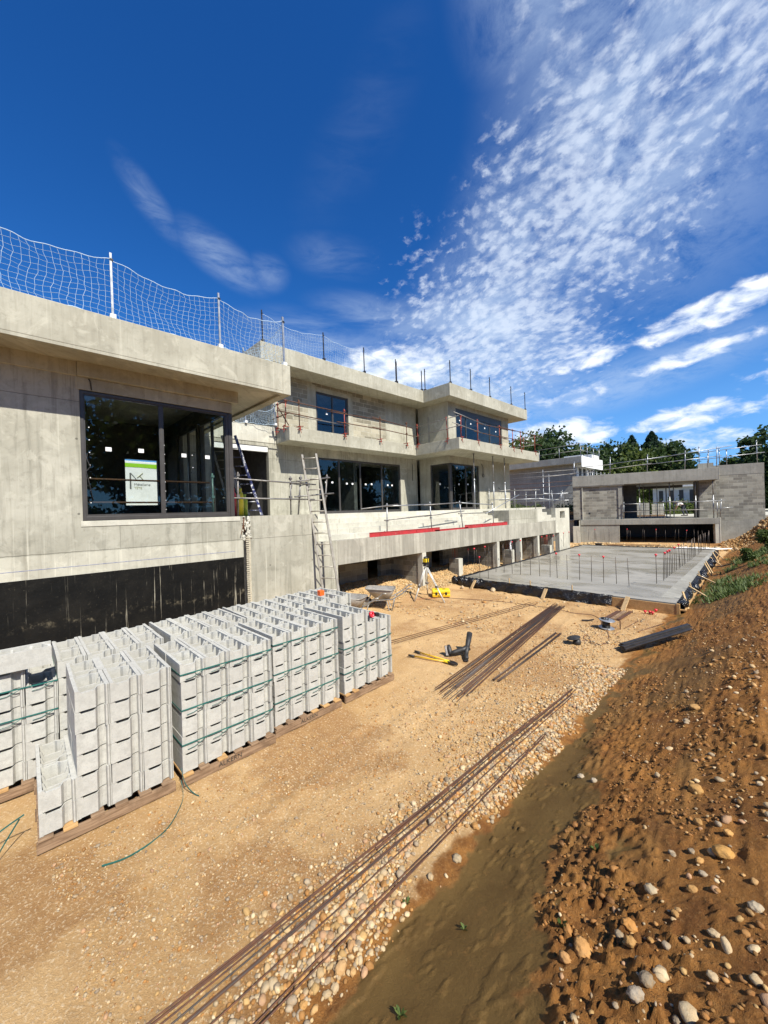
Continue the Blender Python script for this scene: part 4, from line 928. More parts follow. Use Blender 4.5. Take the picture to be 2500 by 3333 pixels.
# ------------------------------------------------------------------ roof nets
def net(label, pts, zb, h, postmat='galvanised', sag=.18, cell=.11, r=.0032, ghost=None, last=True, belly=.12, out=(1, 0)):
    """pts: ground plan of the posts in order; net hangs between the tops of neighbouring posts"""
    t = thing('safety_net', label, 'safety net', (*pts[0], zb), 'safety nets along the roof edges')
    for (x, y) in pts:
        p_ = MB().bar((x, y, zb), (x+.0, y-.01, zb+h+.12), .035, .035).build('post', postmat, t)
        MB().box(x-.06, x+.06, y-.045, y+.045, zb-.005, zb+.08).build('foot_bracket', 'plaster_white' if postmat == 'galvanised' else postmat, p_)
        MB().box(x-.026, x+.026, y-.026, y+.026, zb+h-.02, zb+h+.015).build('hook', 'black_plastic', p_)
    mesh = MB()
    rope = MB()
    for (a, b_) in zip(pts, pts[1:]):
        a = Vector((*a, 0)); b_ = Vector((*b_, 0)); L = (b_-a).length; nx = max(4, int(L/cell)); nz = int(h/cell)
        ph1, ph2 = random.uniform(0, 6), random.uniform(0, 6)
        def P(u, w):
            top = zb+h-sag*4*u*(1-u)*(.8+.2*math.sin(u*3+ph1)); bot = zb+.01+.02*math.sin(u*9+ph2)
            q = a.lerp(b_, u); z = bot+(top-bot)*w
            bl = belly*math.sin(math.pi*u)*math.sin(math.pi*w)*(1+.3*math.sin(6*u+ph1))
            wob = .018*math.sin(17*u+5*w*3+ph2)
            q = q+Vector((out[0], out[1], 0))*(-bl*.6+wob)+(b_-a).normalized()*(.035*math.sin(w*7+ph1+u*4)*math.sin(math.pi*u)+.012*math.sin(w*23+u*31))
            return Vector((q.x, q.y, z+.012*math.sin(u*29+w*11)))
        for i in range(1, nx): mesh.tube([P(i/nx, k/8) for k in range(9)], r, 3, False)
        for k in range(1, nz): mesh.tube([P(i/nx, k/nz) for i in range(nx+1)], r, 3, False)
        rope.tube([P(i/24, 1) for i in range(25)], .007, 5, False); rope.tube([P(i/24, 0) for i in range(25)], .007, 5, False)
    mesh.build('mesh', 'net_cord', t); rope.build('border_rope', 'net_cord', t); return t
net('white safety net on galvanised posts along the front of the lower left roof', [(-8.5, -2.5), (-8.5, -.5), (-8.5, 1.47), (-8.5, 3.43), (-8.5, 5.0)], 6.605, 1.1, sag=.17, cell=.10)
net('white net running back along the side of the lower left roof', [(-8.52, 5.02), (-10.8, 5.03), (-13.2, 5.04)], 6.605, 1.1, sag=.25, belly=.2, out=(0, 1))
net('white net sagging above the doorway wall', [(-14.15, 5.2), (-14.15, 6.6), (-13.9, 7.7)], 6.475, .75, sag=.3, cell=.09, belly=.25)
net('long fine net on dark posts along the upper roof', [(-13.2, 6.9), (-13.2, 9.66), (-13.2, 11.93), (-13.2, 14.05)], 9.355, 1.05, 'dark_steel', .25, .12, .003)
net('torn net slumped between the post and the roof corner', [(-13.2, 14.1), (-13.2, 16.05)], 9.355, .95, 'dark_steel', .62, .14, .003)
net('faint net round the front of the box roof', [(-13.1, 16.2), (-11.5, 16.27), (-11.5, 18.15), (-11.5, 20.14), (-11.5, 22.7), (-11.5, 24.6)], 9.357, 1.05, 'dark_steel', .35, .16, .0022)
# ------------------------------------------------------------------ hollow blocks on pallets
def block_mesh():
    L, W_, H_ = .499, .2655, .195
    m_ = MB()
    sh = .029
    # long shells, the right one grooved at its end
    m_.prism([(0, 0), (L, 0), (L, sh), (0, sh)], 0, H_)
    m_.prism([(0, W_-sh), (.028, W_-sh-.006), (L-.028, W_-sh-.006), (L, W_-sh), (L, W_-.016), (L-.010, W_-.011), (L, W_-.007), (L, W_), (0, W_), (0, W_-.007), (.01, W_-.011), (0, W_-.016)], 0, H_)
    # end webs: flush on the left two thirds, then stepped back beside the grooved shell
    ye = [sh-.002, .042, .052, .140, .156, .176, .200, W_-sh+.002]; xo = [0, 0, 0, 0, 0, .036, .048, .050]; zt = [.003, .008, .026, .026, .014, .006, .006, .004]
    for xe, sg in ((L-.003, -1), (.003, 1)):
        k = len(ye); vs = []
        for y, q, zz_ in zip(ye, xo, zt):
            xa = xe+sg*q; xb = xe+sg*(max(q, 0)+.026)
            vs += [(xa, y, .003), (xa, y, H_-zz_), (xb, y, H_-zz_), (xb, y, .003)]
        fs = []
        for i in range(k-1):
            for e in range(4):
                q = (i*4+e, i*4+(e+1) % 4, (i+1)*4+(e+1) % 4, (i+1)*4+e); fs.append(q if sg < 0 else tuple(reversed(q)))
        m_.add(vs, fs)
    def web(xc, hw):
        ya = [sh-.002, .045, .062, .200, .217, W_-sh+.002]; za = [.014, .024, .075, .075, .024, .014]
        vs = []; k = len(ya)
        for y, z in zip(ya, za): vs += [(xc+hw, y, .003), (xc+hw, y, H_-z), (xc-hw, y, H_-z), (xc-hw, y, .003)]
        m_.add(vs, [(i*4+e, i*4+(e+1) % 4, (i+1)*4+(e+1) % 4, (i+1)*4+e) for i in range(k-1) for e in range(4)])
    web(L*.355, .012); web(L*.665, .012)
    return m_
bm_ = block_mesh(); proto = bm_.build('concrete_block', 'block_grey'); BME = proto.data
bpy.data.objects.remove(proto)
ORD = ['bottom', 'second', 'third', 'fourth', 'fifth', 'sixth', 'top']
COLN = ['first', 'second', 'third', 'fourth']
used_blocks = 0
hid = MB()
def block_at(M, label, grp):
    o_ = bpy.data.objects.new('concrete_block', BME); COL.objects.link(o_)
    o_.matrix_world = M; tag(o_, label, 'concrete block', grp); return o_
def pallet(X, Y, yaw, name, heights, rows=2, strap=True, vis='front', txt=None, plab=''):
    """front edge at X running along +Y from Y; heights: per column, courses"""
    Mx = Matrix.Translation((X, Y, 0)) @ Matrix.Rotation(yaw, 4, 'Z')
    pl = thing('wooden_pallet', plab, 'pallet', (X, Y, 0), 'pallets under the concrete blocks')
    def wb(x0, x1, y0, y1, z0, z1, nm):
        MB().box(x0, x1, y0, y1, z0, z1, Mx).build(nm, 'wood_old' if nm == 'stringer' or random.random() < .6 else 'wood_form', pl, .003)
    wb(.035, .0, -.02, 1.08, .012, .108, 'stringer'); wb(-.50, -.54, -.02, 1.08, .0, .108, 'stringer'); wb(-1.0, -1.04, -.02, 1.08, .0, .108, 'stringer')
    ks = [0, .17, .37, .56, .76, .96]
    for k in ks: wb(.042, -1.05, k-.01, k+.095, .109, .131, 'deck_board')
    if txt:
        text_mesh(txt, .075, 'black_rubber', 'stencil', pl, Mx @ Matrix.Translation((.0365, .36, .045)) @ Euler((math.pi/2, 0, math.pi/2)).to_matrix().to_4x4(), .0008)
    nh = max(heights)
    for ci, hcol in enumerate(heights):
        for r in range(rows):
            for k in range(hcol):
                jit = random.uniform(-.006, .006); jy = random.uniform(-.003, .003)
                yaw2 = random.gauss(0, .006)
                M = Mx @ Matrix.Translation((-(r+1)*.515+.012+jit, ci*.268+jy, .134+k*.1975)) @ Matrix.Rotation(yaw2, 4, 'Z')
                top = k == hcol-1
                seen = top or (r == 0 and vis == 'front') or (ci == 0 and vis == 'front' and r == 0) or k == hcol-2 and r == 0 and vis == 'front'
                if ci == 0 and k >= 2: seen = seen or vis == 'front'
                if ci == 1 and heights[0] < 4 and vis == 'front': seen = True
                if vis == 'none': seen = top
                if vis == 'low': seen = top or (r == 0 and k >= hcol-2)
                if seen:
                    lv = 'top' if top else ORD[k]
                    side = 'front' if r == 0 else 'rear'
                    lb = f'grey block, {side}, {COLN[ci]} column, {lv} course of {name}'
                    block_at(M, lb, 'hollow concrete blocks stacked on pallets')
                else: hid.add(bm_.v, bm_.f, False, M)
    if strap:
        for kk in strap:
            z = .134+kk*.1975
            t = thing('strap', f'green plastic strap {kk_name[kk]} {name}', 'strap', (X, Y, z), 'green straps round the block stacks')
            y1 = .268*4-.004
            pts = [(.008, -.006, z+.01), (.008, y1, z+.005), (-1.03, y1, z), (-1.03, -.006, z)]
            w_ = Matrix(Mx)
            q = [w_ @ Vector(p) for p in pts]
            sb = MB()
            for a, b_ in zip(q, q[1:]+q[:1]): sb.bar(a, b_, .003 if abs(a.x-b_.x) < .5 else .003, .014)
            sb.build('band', 'green_strap', t)
            # slack tail hanging in the grooves between columns
            tl = MB()
            for ci in range(4):
                y = ci*.268
                tl.tube([w_ @ Vector((.006, y+.05, z-.05)), w_ @ Vector((.008, y+.12, z-.045)), w_ @ Vector((.007, y+.19, z-.02)), w_ @ Vector((.009, y+.24, z+.006))], .0035, 4)
            tl.build('slack_cord', 'green_strap', t)
kk_name = {5.35: 'highest on', 3.4: 'half way up', 1.5: 'lowest on', 5.0: 'upper on'}
SP = (5.35, 3.4, 1.5)
pallet(-4.58, .14, -.02, 'the nearest stack by the ground straps', [2, 6, 6, 6], strap=(), plab='weathered pallet under the nearest unstrapped stack with one low column')
pallet(-4.545, 1.30, .006, 'the strapped stack beside the low one', [6, 6, 6, 6], strap=SP, txt='ALKERN', plab='weathered pallet stencilled with black letters under the strapped stack beside the low one')
pallet(-4.63, 2.44, .02, 'the strapped middle stack of the front', [6, 6, 6, 6], strap=SP, txt='ALKERN', plab='pallet under the middle strapped stack of the front row')
pallet(-4.67, 3.62, .03, 'the last front stack with lower columns', [6, 6, 5, 5], strap=(3.4, 1.5), plab='pale pallet at the right end of the front row of stacks')
pallet(-5.72, -.705, -.02, 'the strapped rear stack at the left edge', [6, 6, 6, 5], strap=(5.0, 3.4), vis='front', plab='pallet under the rear stack at the left edge of the picture')
pallet(-5.74, .375, -.01, 'the rear stack behind the nearest one', [6, 6, 6, 6], strap=(), vis='none', plab='hidden pallet behind the nearest stack')
pallet(-5.76, 1.54, .02, 'the rear stack behind the strapped second one', [6, 6, 6, 6], strap=(), vis='none', plab='hidden pallet behind the strapped second stack')
pallet(-5.82, 2.64, -.015, 'the rear stack behind the middle front one', [6, 6, 6, 6], strap=(), vis='none', plab='hidden pallet behind the middle front stack')
pallet(-5.88, 3.74, .03, 'the rear stack nearest the ladder', [6, 6, 6, 6], strap=(), vis='low', plab='hidden pallet under the rear stack nearest the ladder')
tag(hid.build('hidden_blocks', 'block_grey'), 'more grey hollow blocks inside the stacks and behind the front row', 'concrete blocks', kind='stuff')
# one block lying on its side on top of the left rear stack
M = Matrix.Translation((-5.66, -.18, 1.335)) @ Matrix.Rotation(R(88), 4, 'Z') @ Matrix.Rotation(R(0), 4, 'X')
block_at(M, 'block laid crosswise on top of the rear stack at the left edge', 'hollow concrete blocks stacked on pallets')
# cut straps on the ground
def strapline(pts, label):
    pts = [Vector(p) for p in pts]; sm = []
    for i in range(len(pts)-1):
        p0 = pts[max(0, i-1)]; p1 = pts[i]; p2 = pts[i+1]; p3 = pts[min(len(pts)-1, i+2)]
        for k in range(6):
            t = k/6; sm.append(.5*((2*p1)+(p2-p0)*t+(2*p0-5*p1+4*p2-p3)*t*t+(3*p1-p0-3*p2+p3)*t**3))
    sm.append(pts[-1]); m_ = MB()
    for a, b_ in zip(sm, sm[1:]): m_.bar(a, b_, .003, .013)
    tag(m_.build('cut_strap', 'green_strap'), label, 'strap'); 
strapline([(-4.50, 1.26, .11), (-4.40, 1.25, .03), (-4.25, 1.18, .012), (-4.02, .98, .012), (-3.95, .70, .012), (-4.0, .50, .02)], 'cut green strap curling over the sand in front of the nearest pallet')
strapline([(-4.52, 1.27, .22), (-4.42, 1.28, .10), (-4.33, 1.33, .02), (-4.26, 1.36, .012)], 'short green strap end hanging between the first two pallets')
strapline([(-4.75, .05, .30), (-4.85, -.15, .16), (-4.75, -.35, .05), (-4.5, -.5, .012), (-4.3, -.6, .012)], 'dark green strap loop at the left edge beside the low column')
strapline([(-4.80, .02, .25), (-4.72, -.10, .10), (-4.55, -.2, .012), (-4.4, -.42, .012)], 'second strap loop below the other at the left edge')
# orange cup and red tape on the stacks
t = MB().box(-6.27, -6.17, 4.26, 4.36, 1.32, 1.42).build('plastic_box', 'orange_plastic', None, .008); tag(t, 'small bright orange plastic box standing on the rear blocks below the ladder', 'box')
t = thing('tape_roll', 'red and black roll resting on the last front stack', 'tape', (-4.85, 4.42, 1.125))
MB().lathe([(.03, 0), (.055, 0), (.055, .05), (.03, .05), (.03, 0)], (-4.9, 4.40, 1.15), 18, (1, .3, .2)).build('roll', 'red_plastic', t)
MB().box(-4.87, -4.80, 4.45, 4.52, 1.122, 1.18).build('core', 'black_plastic', t, .01)

# ------------------------------------------------------------------ slab with formwork
slab = thing('pool_slab', 'freshly floated grey concrete slab inside timber formwork', 'slab', (-5.3, 20, 0))
Q = [(-8.55, 12.42), (-1.86, 12.40), (-2.36, 27.55), (-9.12, 27.25)]
MB().prism(Q, .0, .298).build('slab', 'fresh_concrete', slab, .01)
MB().prism([(-2.32, 13.0), (-1.86, 13.0), (-2.36, 27.54), (-2.47, 27.54)], .2985, .3005).build('edge_strip', 'concrete_grey', slab)
fw = MB(); fw.box(-3.35, -1.83, 12.30, 12.34, .0, .27); fw.build('form_board', 'wood_form', slab, .003)
MB().box(-1.87, -1.80, 12.29, 12.36, 0, .30).build('form_post', 'wood_form', slab, .003)
MB().bar((-1.80, 12.34, .14), (-2.30, 27.6, .14), .24, .03).build('form_board', 'wood_form', slab)
MB().box(-8.7, -3.35, 12.32, 12.35, 0, .25).build('form_board', 'wood_form', slab)
def foil(name, label, path, h, seed, inward, parent=None):
    """crumpled plastic draped over the board edge; path is the top line"""
    m_ = MB(); rs = random.Random(seed); n = len(path); rows = 9
    for i, (x, y) in enumerate(path):
        for k in range(rows):
            u = k/(rows-1)
            a = inward[0], inward[1]
            if k < 3: q = .10-.05*k; px_, py_, pz = x+a[0]*q, y+a[1]*q, .305+.018*k*rs.random()
            else:
                w_ = (k-3)/(rows-4); bulge = (.02+.06*w_)+rs.uniform(-.03, .045)*w_+.03*math.sin(i*.7+w_*4)
                px_, py_, pz = x-a[0]*bulge, y-a[1]*bulge, .325-w_*h*(1+.22*math.sin(i*.31)+.08*rs.random())
            m_.v.append((px_+rs.uniform(-.008, .008), py_+rs.uniform(-.008, .008), max(.006, pz)))
    for i in range(n-1):
        for k in range(rows-1): a_ = i*rows+k; m_.f.append((a_, a_+1, a_+rows+1, a_+rows)); m_.sm.append(True)
    o_ = m_.build(name, 'black_foil', parent); md = o_.modifiers.new('thick', 'SOLIDIFY'); md.thickness = .004
    tag(o_, label, 'plastic sheet'); return o_
foil('plastic_sheet', 'black plastic sheet draped over the front formwork of the slab', [(-8.75+i*.07, 12.305+.015*math.sin(i*.5)) for i in range(78)], .33, 3, (0, 1))
foil('plastic_sheet', 'crumpled black plastic along the right side of the slab', [(-1.78-.5*i/150, 12.4+i*.10) for i in range(150)], .30, 5, (-1, 0))
foil('plastic_sheet', 'thin dark plastic lip along the left side of the slab', [(-8.6-.55*i/120, 12.45+i*.124) for i in range(120)], .20, 7, (1, 0))
foil('plastic_sheet', 'dark plastic edge along the far end of the slab', [(-9.1+i*.11, 27.42+.02*i/6) for i in range(62)], .15, 9, (0, -1))
m_ = MB()
for i in range(8): m_.ell((-8.75+i*.16, 12.3+.04*math.sin(i*2), .16), (.16, .09, .19), 12, 8, wob=.14)
tag(m_.build('plastic_bundle', 'black_foil'), 'bunched black plastic at the left front corner of the slab', 'plastic sheet')
for k_, (y, r_) in enumerate(((12.75, .15), (15.4, .18), (17.8, .2), (18.3, .16), (21, .18), (22.5, .2))):
    m_ = MB().ell((-1.78-.03*(y-12.4), y, .22), (r_*.8, r_, .14), 12, 8, wob=.2)
    tag(m_.build('plastic_bundle', 'black_foil'), f"{['nearest', 'second nearest', 'third', 'fourth', 'fifth', 'farthest'][k_]} lump of gathered black plastic on the right formwork edge", 'plastic sheet', 'plastic lumps on the right formwork')
def stake(a, b_, w_, lb, grp='timber stakes round the slab'):
    tag(MB().bar(a, b_, w_, .028).build('stake', 'wood_new'), lb, 'stake', grp)
stake((-7.86, 12.02, .0), (-7.80, 12.22, .30), .11, 'broad pale timber stake leaning at the left part of the front formwork')
stake((-5.25, 12.02, .0), (-5.20, 12.22, .30), .11, 'broad timber stake in the middle of the front formwork')
stake((-3.02, 12.02, .0), (-2.95, 12.28, .34), .11, 'timber stake against the bare formwork board at the right')
for x, lb in ((-6.55, 'left thin upright peg behind the front plastic'), (-4.47, 'right thin upright peg behind the front plastic'), (-5.8, 'middle thin upright peg behind the front plastic')):
    stake((x, 12.40, .1), (x, 12.40, .47), .035, lb)
for i, (y, dx) in enumerate(((12.95, .02), (14.35, .45), (14.6, 0), (16.8, .55), (17.2, 0), (19.6, .1), (20.2, .1), (22.5, .3), (24, .1), (25.5, .2))):
    x = -1.70-.033*(y-12.4)
    stake((x+dx, y-.1*(dx > .2), .02+.2*dx), (x-.12, y+.1, .50 if dx < .2 else .42), .045, f"{['nearest', 'second', 'third', 'fourth', 'fifth', 'sixth', 'seventh', 'eighth', 'ninth', 'farthest'][i]} timber stake or brace along the right side of the slab")
# starter bars
def bar_thing():
    t = thing('starter_bar', 'x', 'rebar', (0, 0, .29)); MB().tube([(0, 0, .29), (0, 0, 1.08)], .008, 6).build('bar', 'dark_rebar', t); return t
def cap_bar():
    t = thing('starter_bar', 'x', 'rebar', (0, 0, .29)); MB().tube([(0, 0, .29), (0, 0, 1.08)], .008, 6).build('bar', 'dark_rebar', t)
    MB().lathe([(0, .045), (.022, .04), (.036, .025), (.036, .012), (.018, .0), (.016, -.035), (0, -.035)], (0, 0, 1.07), 12).build('cap', 'red_plastic', t); return t
SB = {}
B0, B1 = bar_thing(), cap_bar(); first = {0: True, 1: True}
def sbar(x, y, capped, where, dz=0, lean=.02):
    src = B1 if capped else B0; k = 1 if capped else 0
    if first[k]: o_ = src; first[k] = False
    else: o_ = copy_tree(src)
    o_.location = (x, y, .29+dz); o_.rotation_euler = (random.gauss(0, lean), random.gauss(0, lean), 0)
    k = SB.get(where, 0); SB[where] = k+1
    o_['label'] = f"{ordn(k)} starter bar {where}{', red capped' if capped else ''}"; o_['group'] = f"starter bars {where.split(' of the ', 1)[1]}"
fx = list(np.linspace(-7.9, -5.3, 9))+list(np.linspace(-5.05, -3.0, 7))
for i, x in enumerate(fx): sbar(x, 12.72+random.uniform(-.05, .05), i in (0, 9, 11, 13), 'from the left of the front edge row')
sbar(-2.36, 12.74, True, 'alone at the end of the front edge row', .12, 0); 
y = 13.75; i = 0
while y < 26.5:
    sbar(-2.38-.008*(y-13), y, i in (1, 3, 4, 7, 10), 'from the near end of the right side row', .06, .025); y += random.uniform(.16, .42)*(1+i*.02); i += 1
for i in range(16): sbar(-8.35-.035*i-random.uniform(0, .05), 13.1+i*.85, i % 4 in (0, 1), 'from the near end of the left side row', -.02)
for i in range(14): sbar(-9.3-random.uniform(0, .25)+.0*i, 14.3+i*.75, i % 3 == 0, 'from the near end of the row before the cellar openings', -.2)
for i in range(22): sbar(-9.6+i*.33+random.uniform(-.1, .1), 29.2+random.uniform(-.4, 1.6), i % 5 == 2, 'from the left of the row before the pool house', -.15, .05)
# ------------------------------------------------------------------ pool house
phx, phy, pha = -11.0, 32.83, math.atan2(.2816, .9596)
PM = Matrix.Translation((phx, phy, 0)) @ Matrix.Rotation(pha, 4, 'Z')     # local x along the front, y away from us
pool_house = thing('pool_house', 'low grey block pool house with open front and dark cellar opening below', 'pool house', (phx, phy, 0))
pool_house.rotation_euler = (0, 0, pha)
def pp(mb, name, mat, parent=None, bevel=0):
    o_ = mb.build(name, mat, None, bevel); o_.parent = parent or pool_house; return o_      # written in the pool house's own axes
def bx(*b): return MB().box(*b)
pp(bx(-.54, 8.58, -.02, 7, 4.47, 5.30).box(-.54, 3.0, -.0, .3, 4.40, 4.47), 'roof_beam', 'concrete_grey', bevel=.01)
pp(bx(8.58, 8.60, -.03, .4, 4.5, 5.31), 'beam_end', 'concrete_light')
pp(bx(-.52, .12, .10, .35, 1.8, 4.47), 'block_pier', 'blockwork_grey'); pp(bx(.12, .17, .03, .3, 1.8, 4.4), 'column_edge', 'concrete_light')
pp(bx(.17, 2.78, .14, .34, 1.8, 4.47), 'wall', 'blockwork_grey'); pp(bx(2.60, 2.86, .08, .34, 1.802, 4.468), 'column', 'concrete_grey')
pp(bx(.56, .68, .125, .139, 2.24, 2.36), 'outlet_hole', 'black_plastic')
pp(bx(7.66, 8.60, .9, 1.1, 1.8, 4.47), 'wall', 'blockwork_grey')
pp(bx(-.03, 8.54, -.05, 7, 1.38, 1.8), 'floor_slab', 'concrete_grey', bevel=.01)
pp(bx(8.54, 8.60, -.06, .8, -.2, 1.82).box(8.30, 8.54, -.04, .5, -.2, 1.38), 'corner_pier', 'concrete_light', bevel=.01)
pp(bx(-.03, 2.58, 0, .3, -.2, 1.38), 'base_wall', 'concrete_grey'); pp(bx(2.58, 2.62, -.01, .3, -.2, 1.38), 'base_edge', 'concrete_light')
pp(bx(-.55, -.06, -.6, -.3, -.2, 1.3), 'stub_wall', 'concrete_light'); pp(bx(-.13, -.06, -.3, .0, -.2, 1.75), 'stub_wall', 'concrete_light')
pp(bx(-2.4, -.55, .6, .8, -.2, 1.7).box(-2.4, -.5, .5, .9, 1.7, 1.8), 'low_wall', 'concrete_grey')
pp(bx(2.4, 8.6, 6.6, 6.8, -.2, 1.38).box(8.4, 8.6, .5, 6.6, -.2, 1.37).box(2.4, 2.58, .3, 6.6, -.2, 1.37), 'cellar_shade_wall', 'black_plastic')  # walls coloured black to paint the deep shade of the cellar opening
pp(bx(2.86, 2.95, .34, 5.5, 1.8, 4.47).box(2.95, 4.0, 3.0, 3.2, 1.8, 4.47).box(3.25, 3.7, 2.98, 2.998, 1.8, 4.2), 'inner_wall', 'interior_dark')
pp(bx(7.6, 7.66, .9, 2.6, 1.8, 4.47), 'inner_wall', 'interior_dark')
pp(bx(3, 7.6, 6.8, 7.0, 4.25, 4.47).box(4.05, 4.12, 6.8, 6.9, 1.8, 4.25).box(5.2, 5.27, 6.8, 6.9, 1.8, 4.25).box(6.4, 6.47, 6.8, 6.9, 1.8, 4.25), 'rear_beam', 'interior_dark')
t = thing('tall_wall', 'tall grey block wall standing right of the pool house', 'wall', (phx, phy, 0)); t.rotation_euler = (0, 0, pha)
for mb, nm, mt in ((bx(8.6, 11.22, 1.15, 1.35, 1.55, 4.8), 'blockwork', 'blockwork_grey'), (bx(7.67, 11.23, 1.14, 1.36, 4.8, 5.52).box(7.67, 8.55, 1.15, 1.35, 5.52, 5.74), 'top_course', 'concrete_grey'), (bx(8.6, 10.1, 1.12, 1.4, -.3, 1.55).box(10.1, 11.21, 1.14, 1.4, -.3, 1.65), 'footing', 'concrete_grey')):
    o_ = mb.build(nm, mt); o_.parent = t
# props under the pool house beam and rails on its floor edge
def pv(s, d, z): q = PM @ Vector((s, d, z)); return (q.x, q.y, q.z)
for s, d, b0, lb in ((3.98, .3, 1.8, 'steel prop at the left side of the pool house opening'), (5.83, .3, 1.8, 'steel prop in the middle of the pool house opening'), (7.33, .3, 1.8, 'steel prop at the right side of the pool house opening'), (8.27, .12, 1.8, 'steel prop in front of the block pier of the pool house'), (4.5, 3.5, 1.8, 'dark prop standing deeper left inside the pool house'), (6.5, 3.5, 1.8, 'dark prop standing deeper right inside the pool house'), (5.6, 5.2, 1.8, 'farthest dark prop inside the pool house')):
    t = thing('shoring_prop', lb, 'prop', pv(s, d, b0), 'props in the pool house')
    MB().tube([pv(s, d, b0), pv(s, d, 3.4)], .036, 8).build('outer_tube', 'galvanised', t); MB().tube([pv(s, d, 3.4), pv(s, d, 4.46)], .028, 8).build('inner_tube', 'tube_grey', t)
    MB().tube([pv(s, d, 3.0), pv(s, d, 3.14)], .046, 8).build('collar', 'plaster_white', t)
guardrail('grey guardrail along the floor edge of the pool house', [(pv(2.93, .0, 1.8), pv(2.95, .0, 3.12)), (pv(5.5, .0, 1.8), pv(5.38, .0, 3.1)), (pv(8.45, .0, 1.8), pv(8.45, 0, 3.0)), (pv(8.58, .0, 1.8), pv(8.68, 0, 3.1))],
          [(pv(2.95, -.04, 2.95), pv(4.0, -.04, 2.95)), (pv(2.95, -.04, 2.36), pv(4.2, -.04, 2.36)), (pv(4.9, -.04, 3.0), pv(6.6, -.04, 3.02)), (pv(4.0, -.04, 2.4), pv(8.6, -.04, 2.4)), (pv(6.3, -.04, 2.95), pv(8.6, -.04, 3.0)), (pv(8.5, -.04, 2.45), pv(9.1, -.04, 2.5))], matp='galvanised', matr=['tube_grey', 'galvanised'], r=.026)
gp = [(-.40, 6.5), (2.1, 6.65), (4.5, 6.6), (6.74, 6.65), (8.0, 6.3), (8.5, 6.75)]
guardrail('scaffold tube guardrail along the roof edge of the pool house', [(pv(s, .1, 5.3), pv(s+.05, .1, z)) for s, z in gp],
          [(pv(-.4, .06, 6.0), pv(2.2, .06, 6.05)), (pv(-.4, .06, 5.5), pv(4.6, .06, 5.9)), (pv(2.1, .14, 6.1), pv(5.6, .14, 6.35)), (pv(4.4, .06, 6.2), pv(9.2, .06, 6.72)), (pv(4.4, .14, 5.85), pv(8.6, .14, 6.1)), (pv(-5.3, -.2, 5.2), pv(-.4, .0, 5.55))], matp='galvanised', matr=['tube_grey', 'galvanised'], r=.026)
guardrail('scaffold tube guardrail on top of the tall grey wall', [(pv(7.76, 1.25, 5.74), pv(7.77, 1.25, 7.0)), (pv(8.3, 1.25, 5.74), pv(8.3, 1.25, 6.7)), (pv(8.9, 1.25, 5.52), pv(8.9, 1.25, 6.8)), (pv(9.3, 1.25, 5.52), pv(9.3, 1.25, 6.6)), (pv(10.92, 1.25, 5.5), pv(10.9, 1.25, 7.1))],
          [(pv(7.7, 1.2, 6.5), pv(11.0, 1.2, 6.75)), (pv(7.7, 1.2, 6.0), pv(11.0, 1.2, 6.2))], matp='galvanised', matr=['tube_grey', 'galvanised'], r=.026)
# long scaffold bay between the two houses
guardrail('tall scaffold frame standing between the villa and the pool house', [(pv(-6.6, 4, 0), pv(-6.6, 4, 6.4)), (pv(-3.2, 4, 0), pv(-3.2, 4, 6.4)), (pv(-2.8, 5, 0), pv(-2.8, 5, 6.0)), (pv(-.6, 4, 0), pv(-.6, 4, 6.8))],
          [(pv(-9, 3.95, z), pv(-.6, 3.95, z+.1)) for z in (2.6, 3.5, 4.0, 4.7, 5.1, 5.7, 6.1)], matp='galvanised', matr=['tube_grey', 'galvanised', 'rusty_steel'], r=.026)

# ------------------------------------------------------------------ second building behind
t = thing('rear_building', 'second flat roofed concrete building behind the pool house with a white lit flank', 'building', (-18, 46, 0))
MB().box(-26, -14.1, 42.7, 49.6, 7.42, 8.12).build('roof_slab', 'concrete_grey', t, .02)
MB().box(-26, -15.0, 43.6, 49.4, 0, 7.42).build('wall', 'concrete_grey', t)
MB().box(-14.1, -14.07, 42.72, 49.6, 7.0, 8.13).build('lit_white_edge', 'plaster_white', t); MB().box(-15.0, -14.9, 43.7, 49.4, 5.0, 7.4).build('lit_white_wall', 'plaster_white', t)  # white skins put the sunlight on this flank into its colour
for i in range(4): MB().box(-14.9, -14.87, 44.3+i*1.3, 45.0+i*1.3, 5.9, 7.0).build('window', 'dark_frame', t)
MB().box(-17, -14.4, 47, 49.4, 8.12, 8.7).build('roof_block', 'plaster_white', t)
MB().box(-16.5, -14.6, 44.5, 44.7, 8.12, 8.45).build('roof_block', 'plaster_white', t)
m_r = []
guardrail('scaffold rails on the roof of the rear building', [((-14.3-i*2.2, 43.2, 8.1), (-14.3-i*2.2, 43.2, 9.3)) for i in range(5)]+[((-14.3, 43.2+i*2, 8.1), (-14.3, 43.2+i*2, 9.4)) for i in range(1, 4)],
          [((-24, 43.2, 8.7), (-14.3, 43.2, 8.8)), ((-24, 43.2, 9.2), (-14.3, 43.2, 9.5)), ((-14.3, 43.2, 9.2), (-14.3, 49.5, 9.3)), ((-14.3, 43.2, 8.8), (-14.3, 49.5, 8.8))], matp='galvanised', matr=['tube_grey', 'galvanised'], r=.026)
guardrail('white scaffold rails beside the flank of the rear building', [((-13.6, 43+i*1.4, 4.6), (-13.6, 43+i*1.4, 6.6)) for i in range(6)],
          [((-13.6, 42.8, 5.2), (-13.6, 50, 5.2)), ((-13.6, 42.8, 5.8), (-13.6, 50, 5.8)), ((-13.6, 42.8, 6.4), (-13.6, 50, 6.4))], matp='galvanised', matr='galvanised', r=.03)
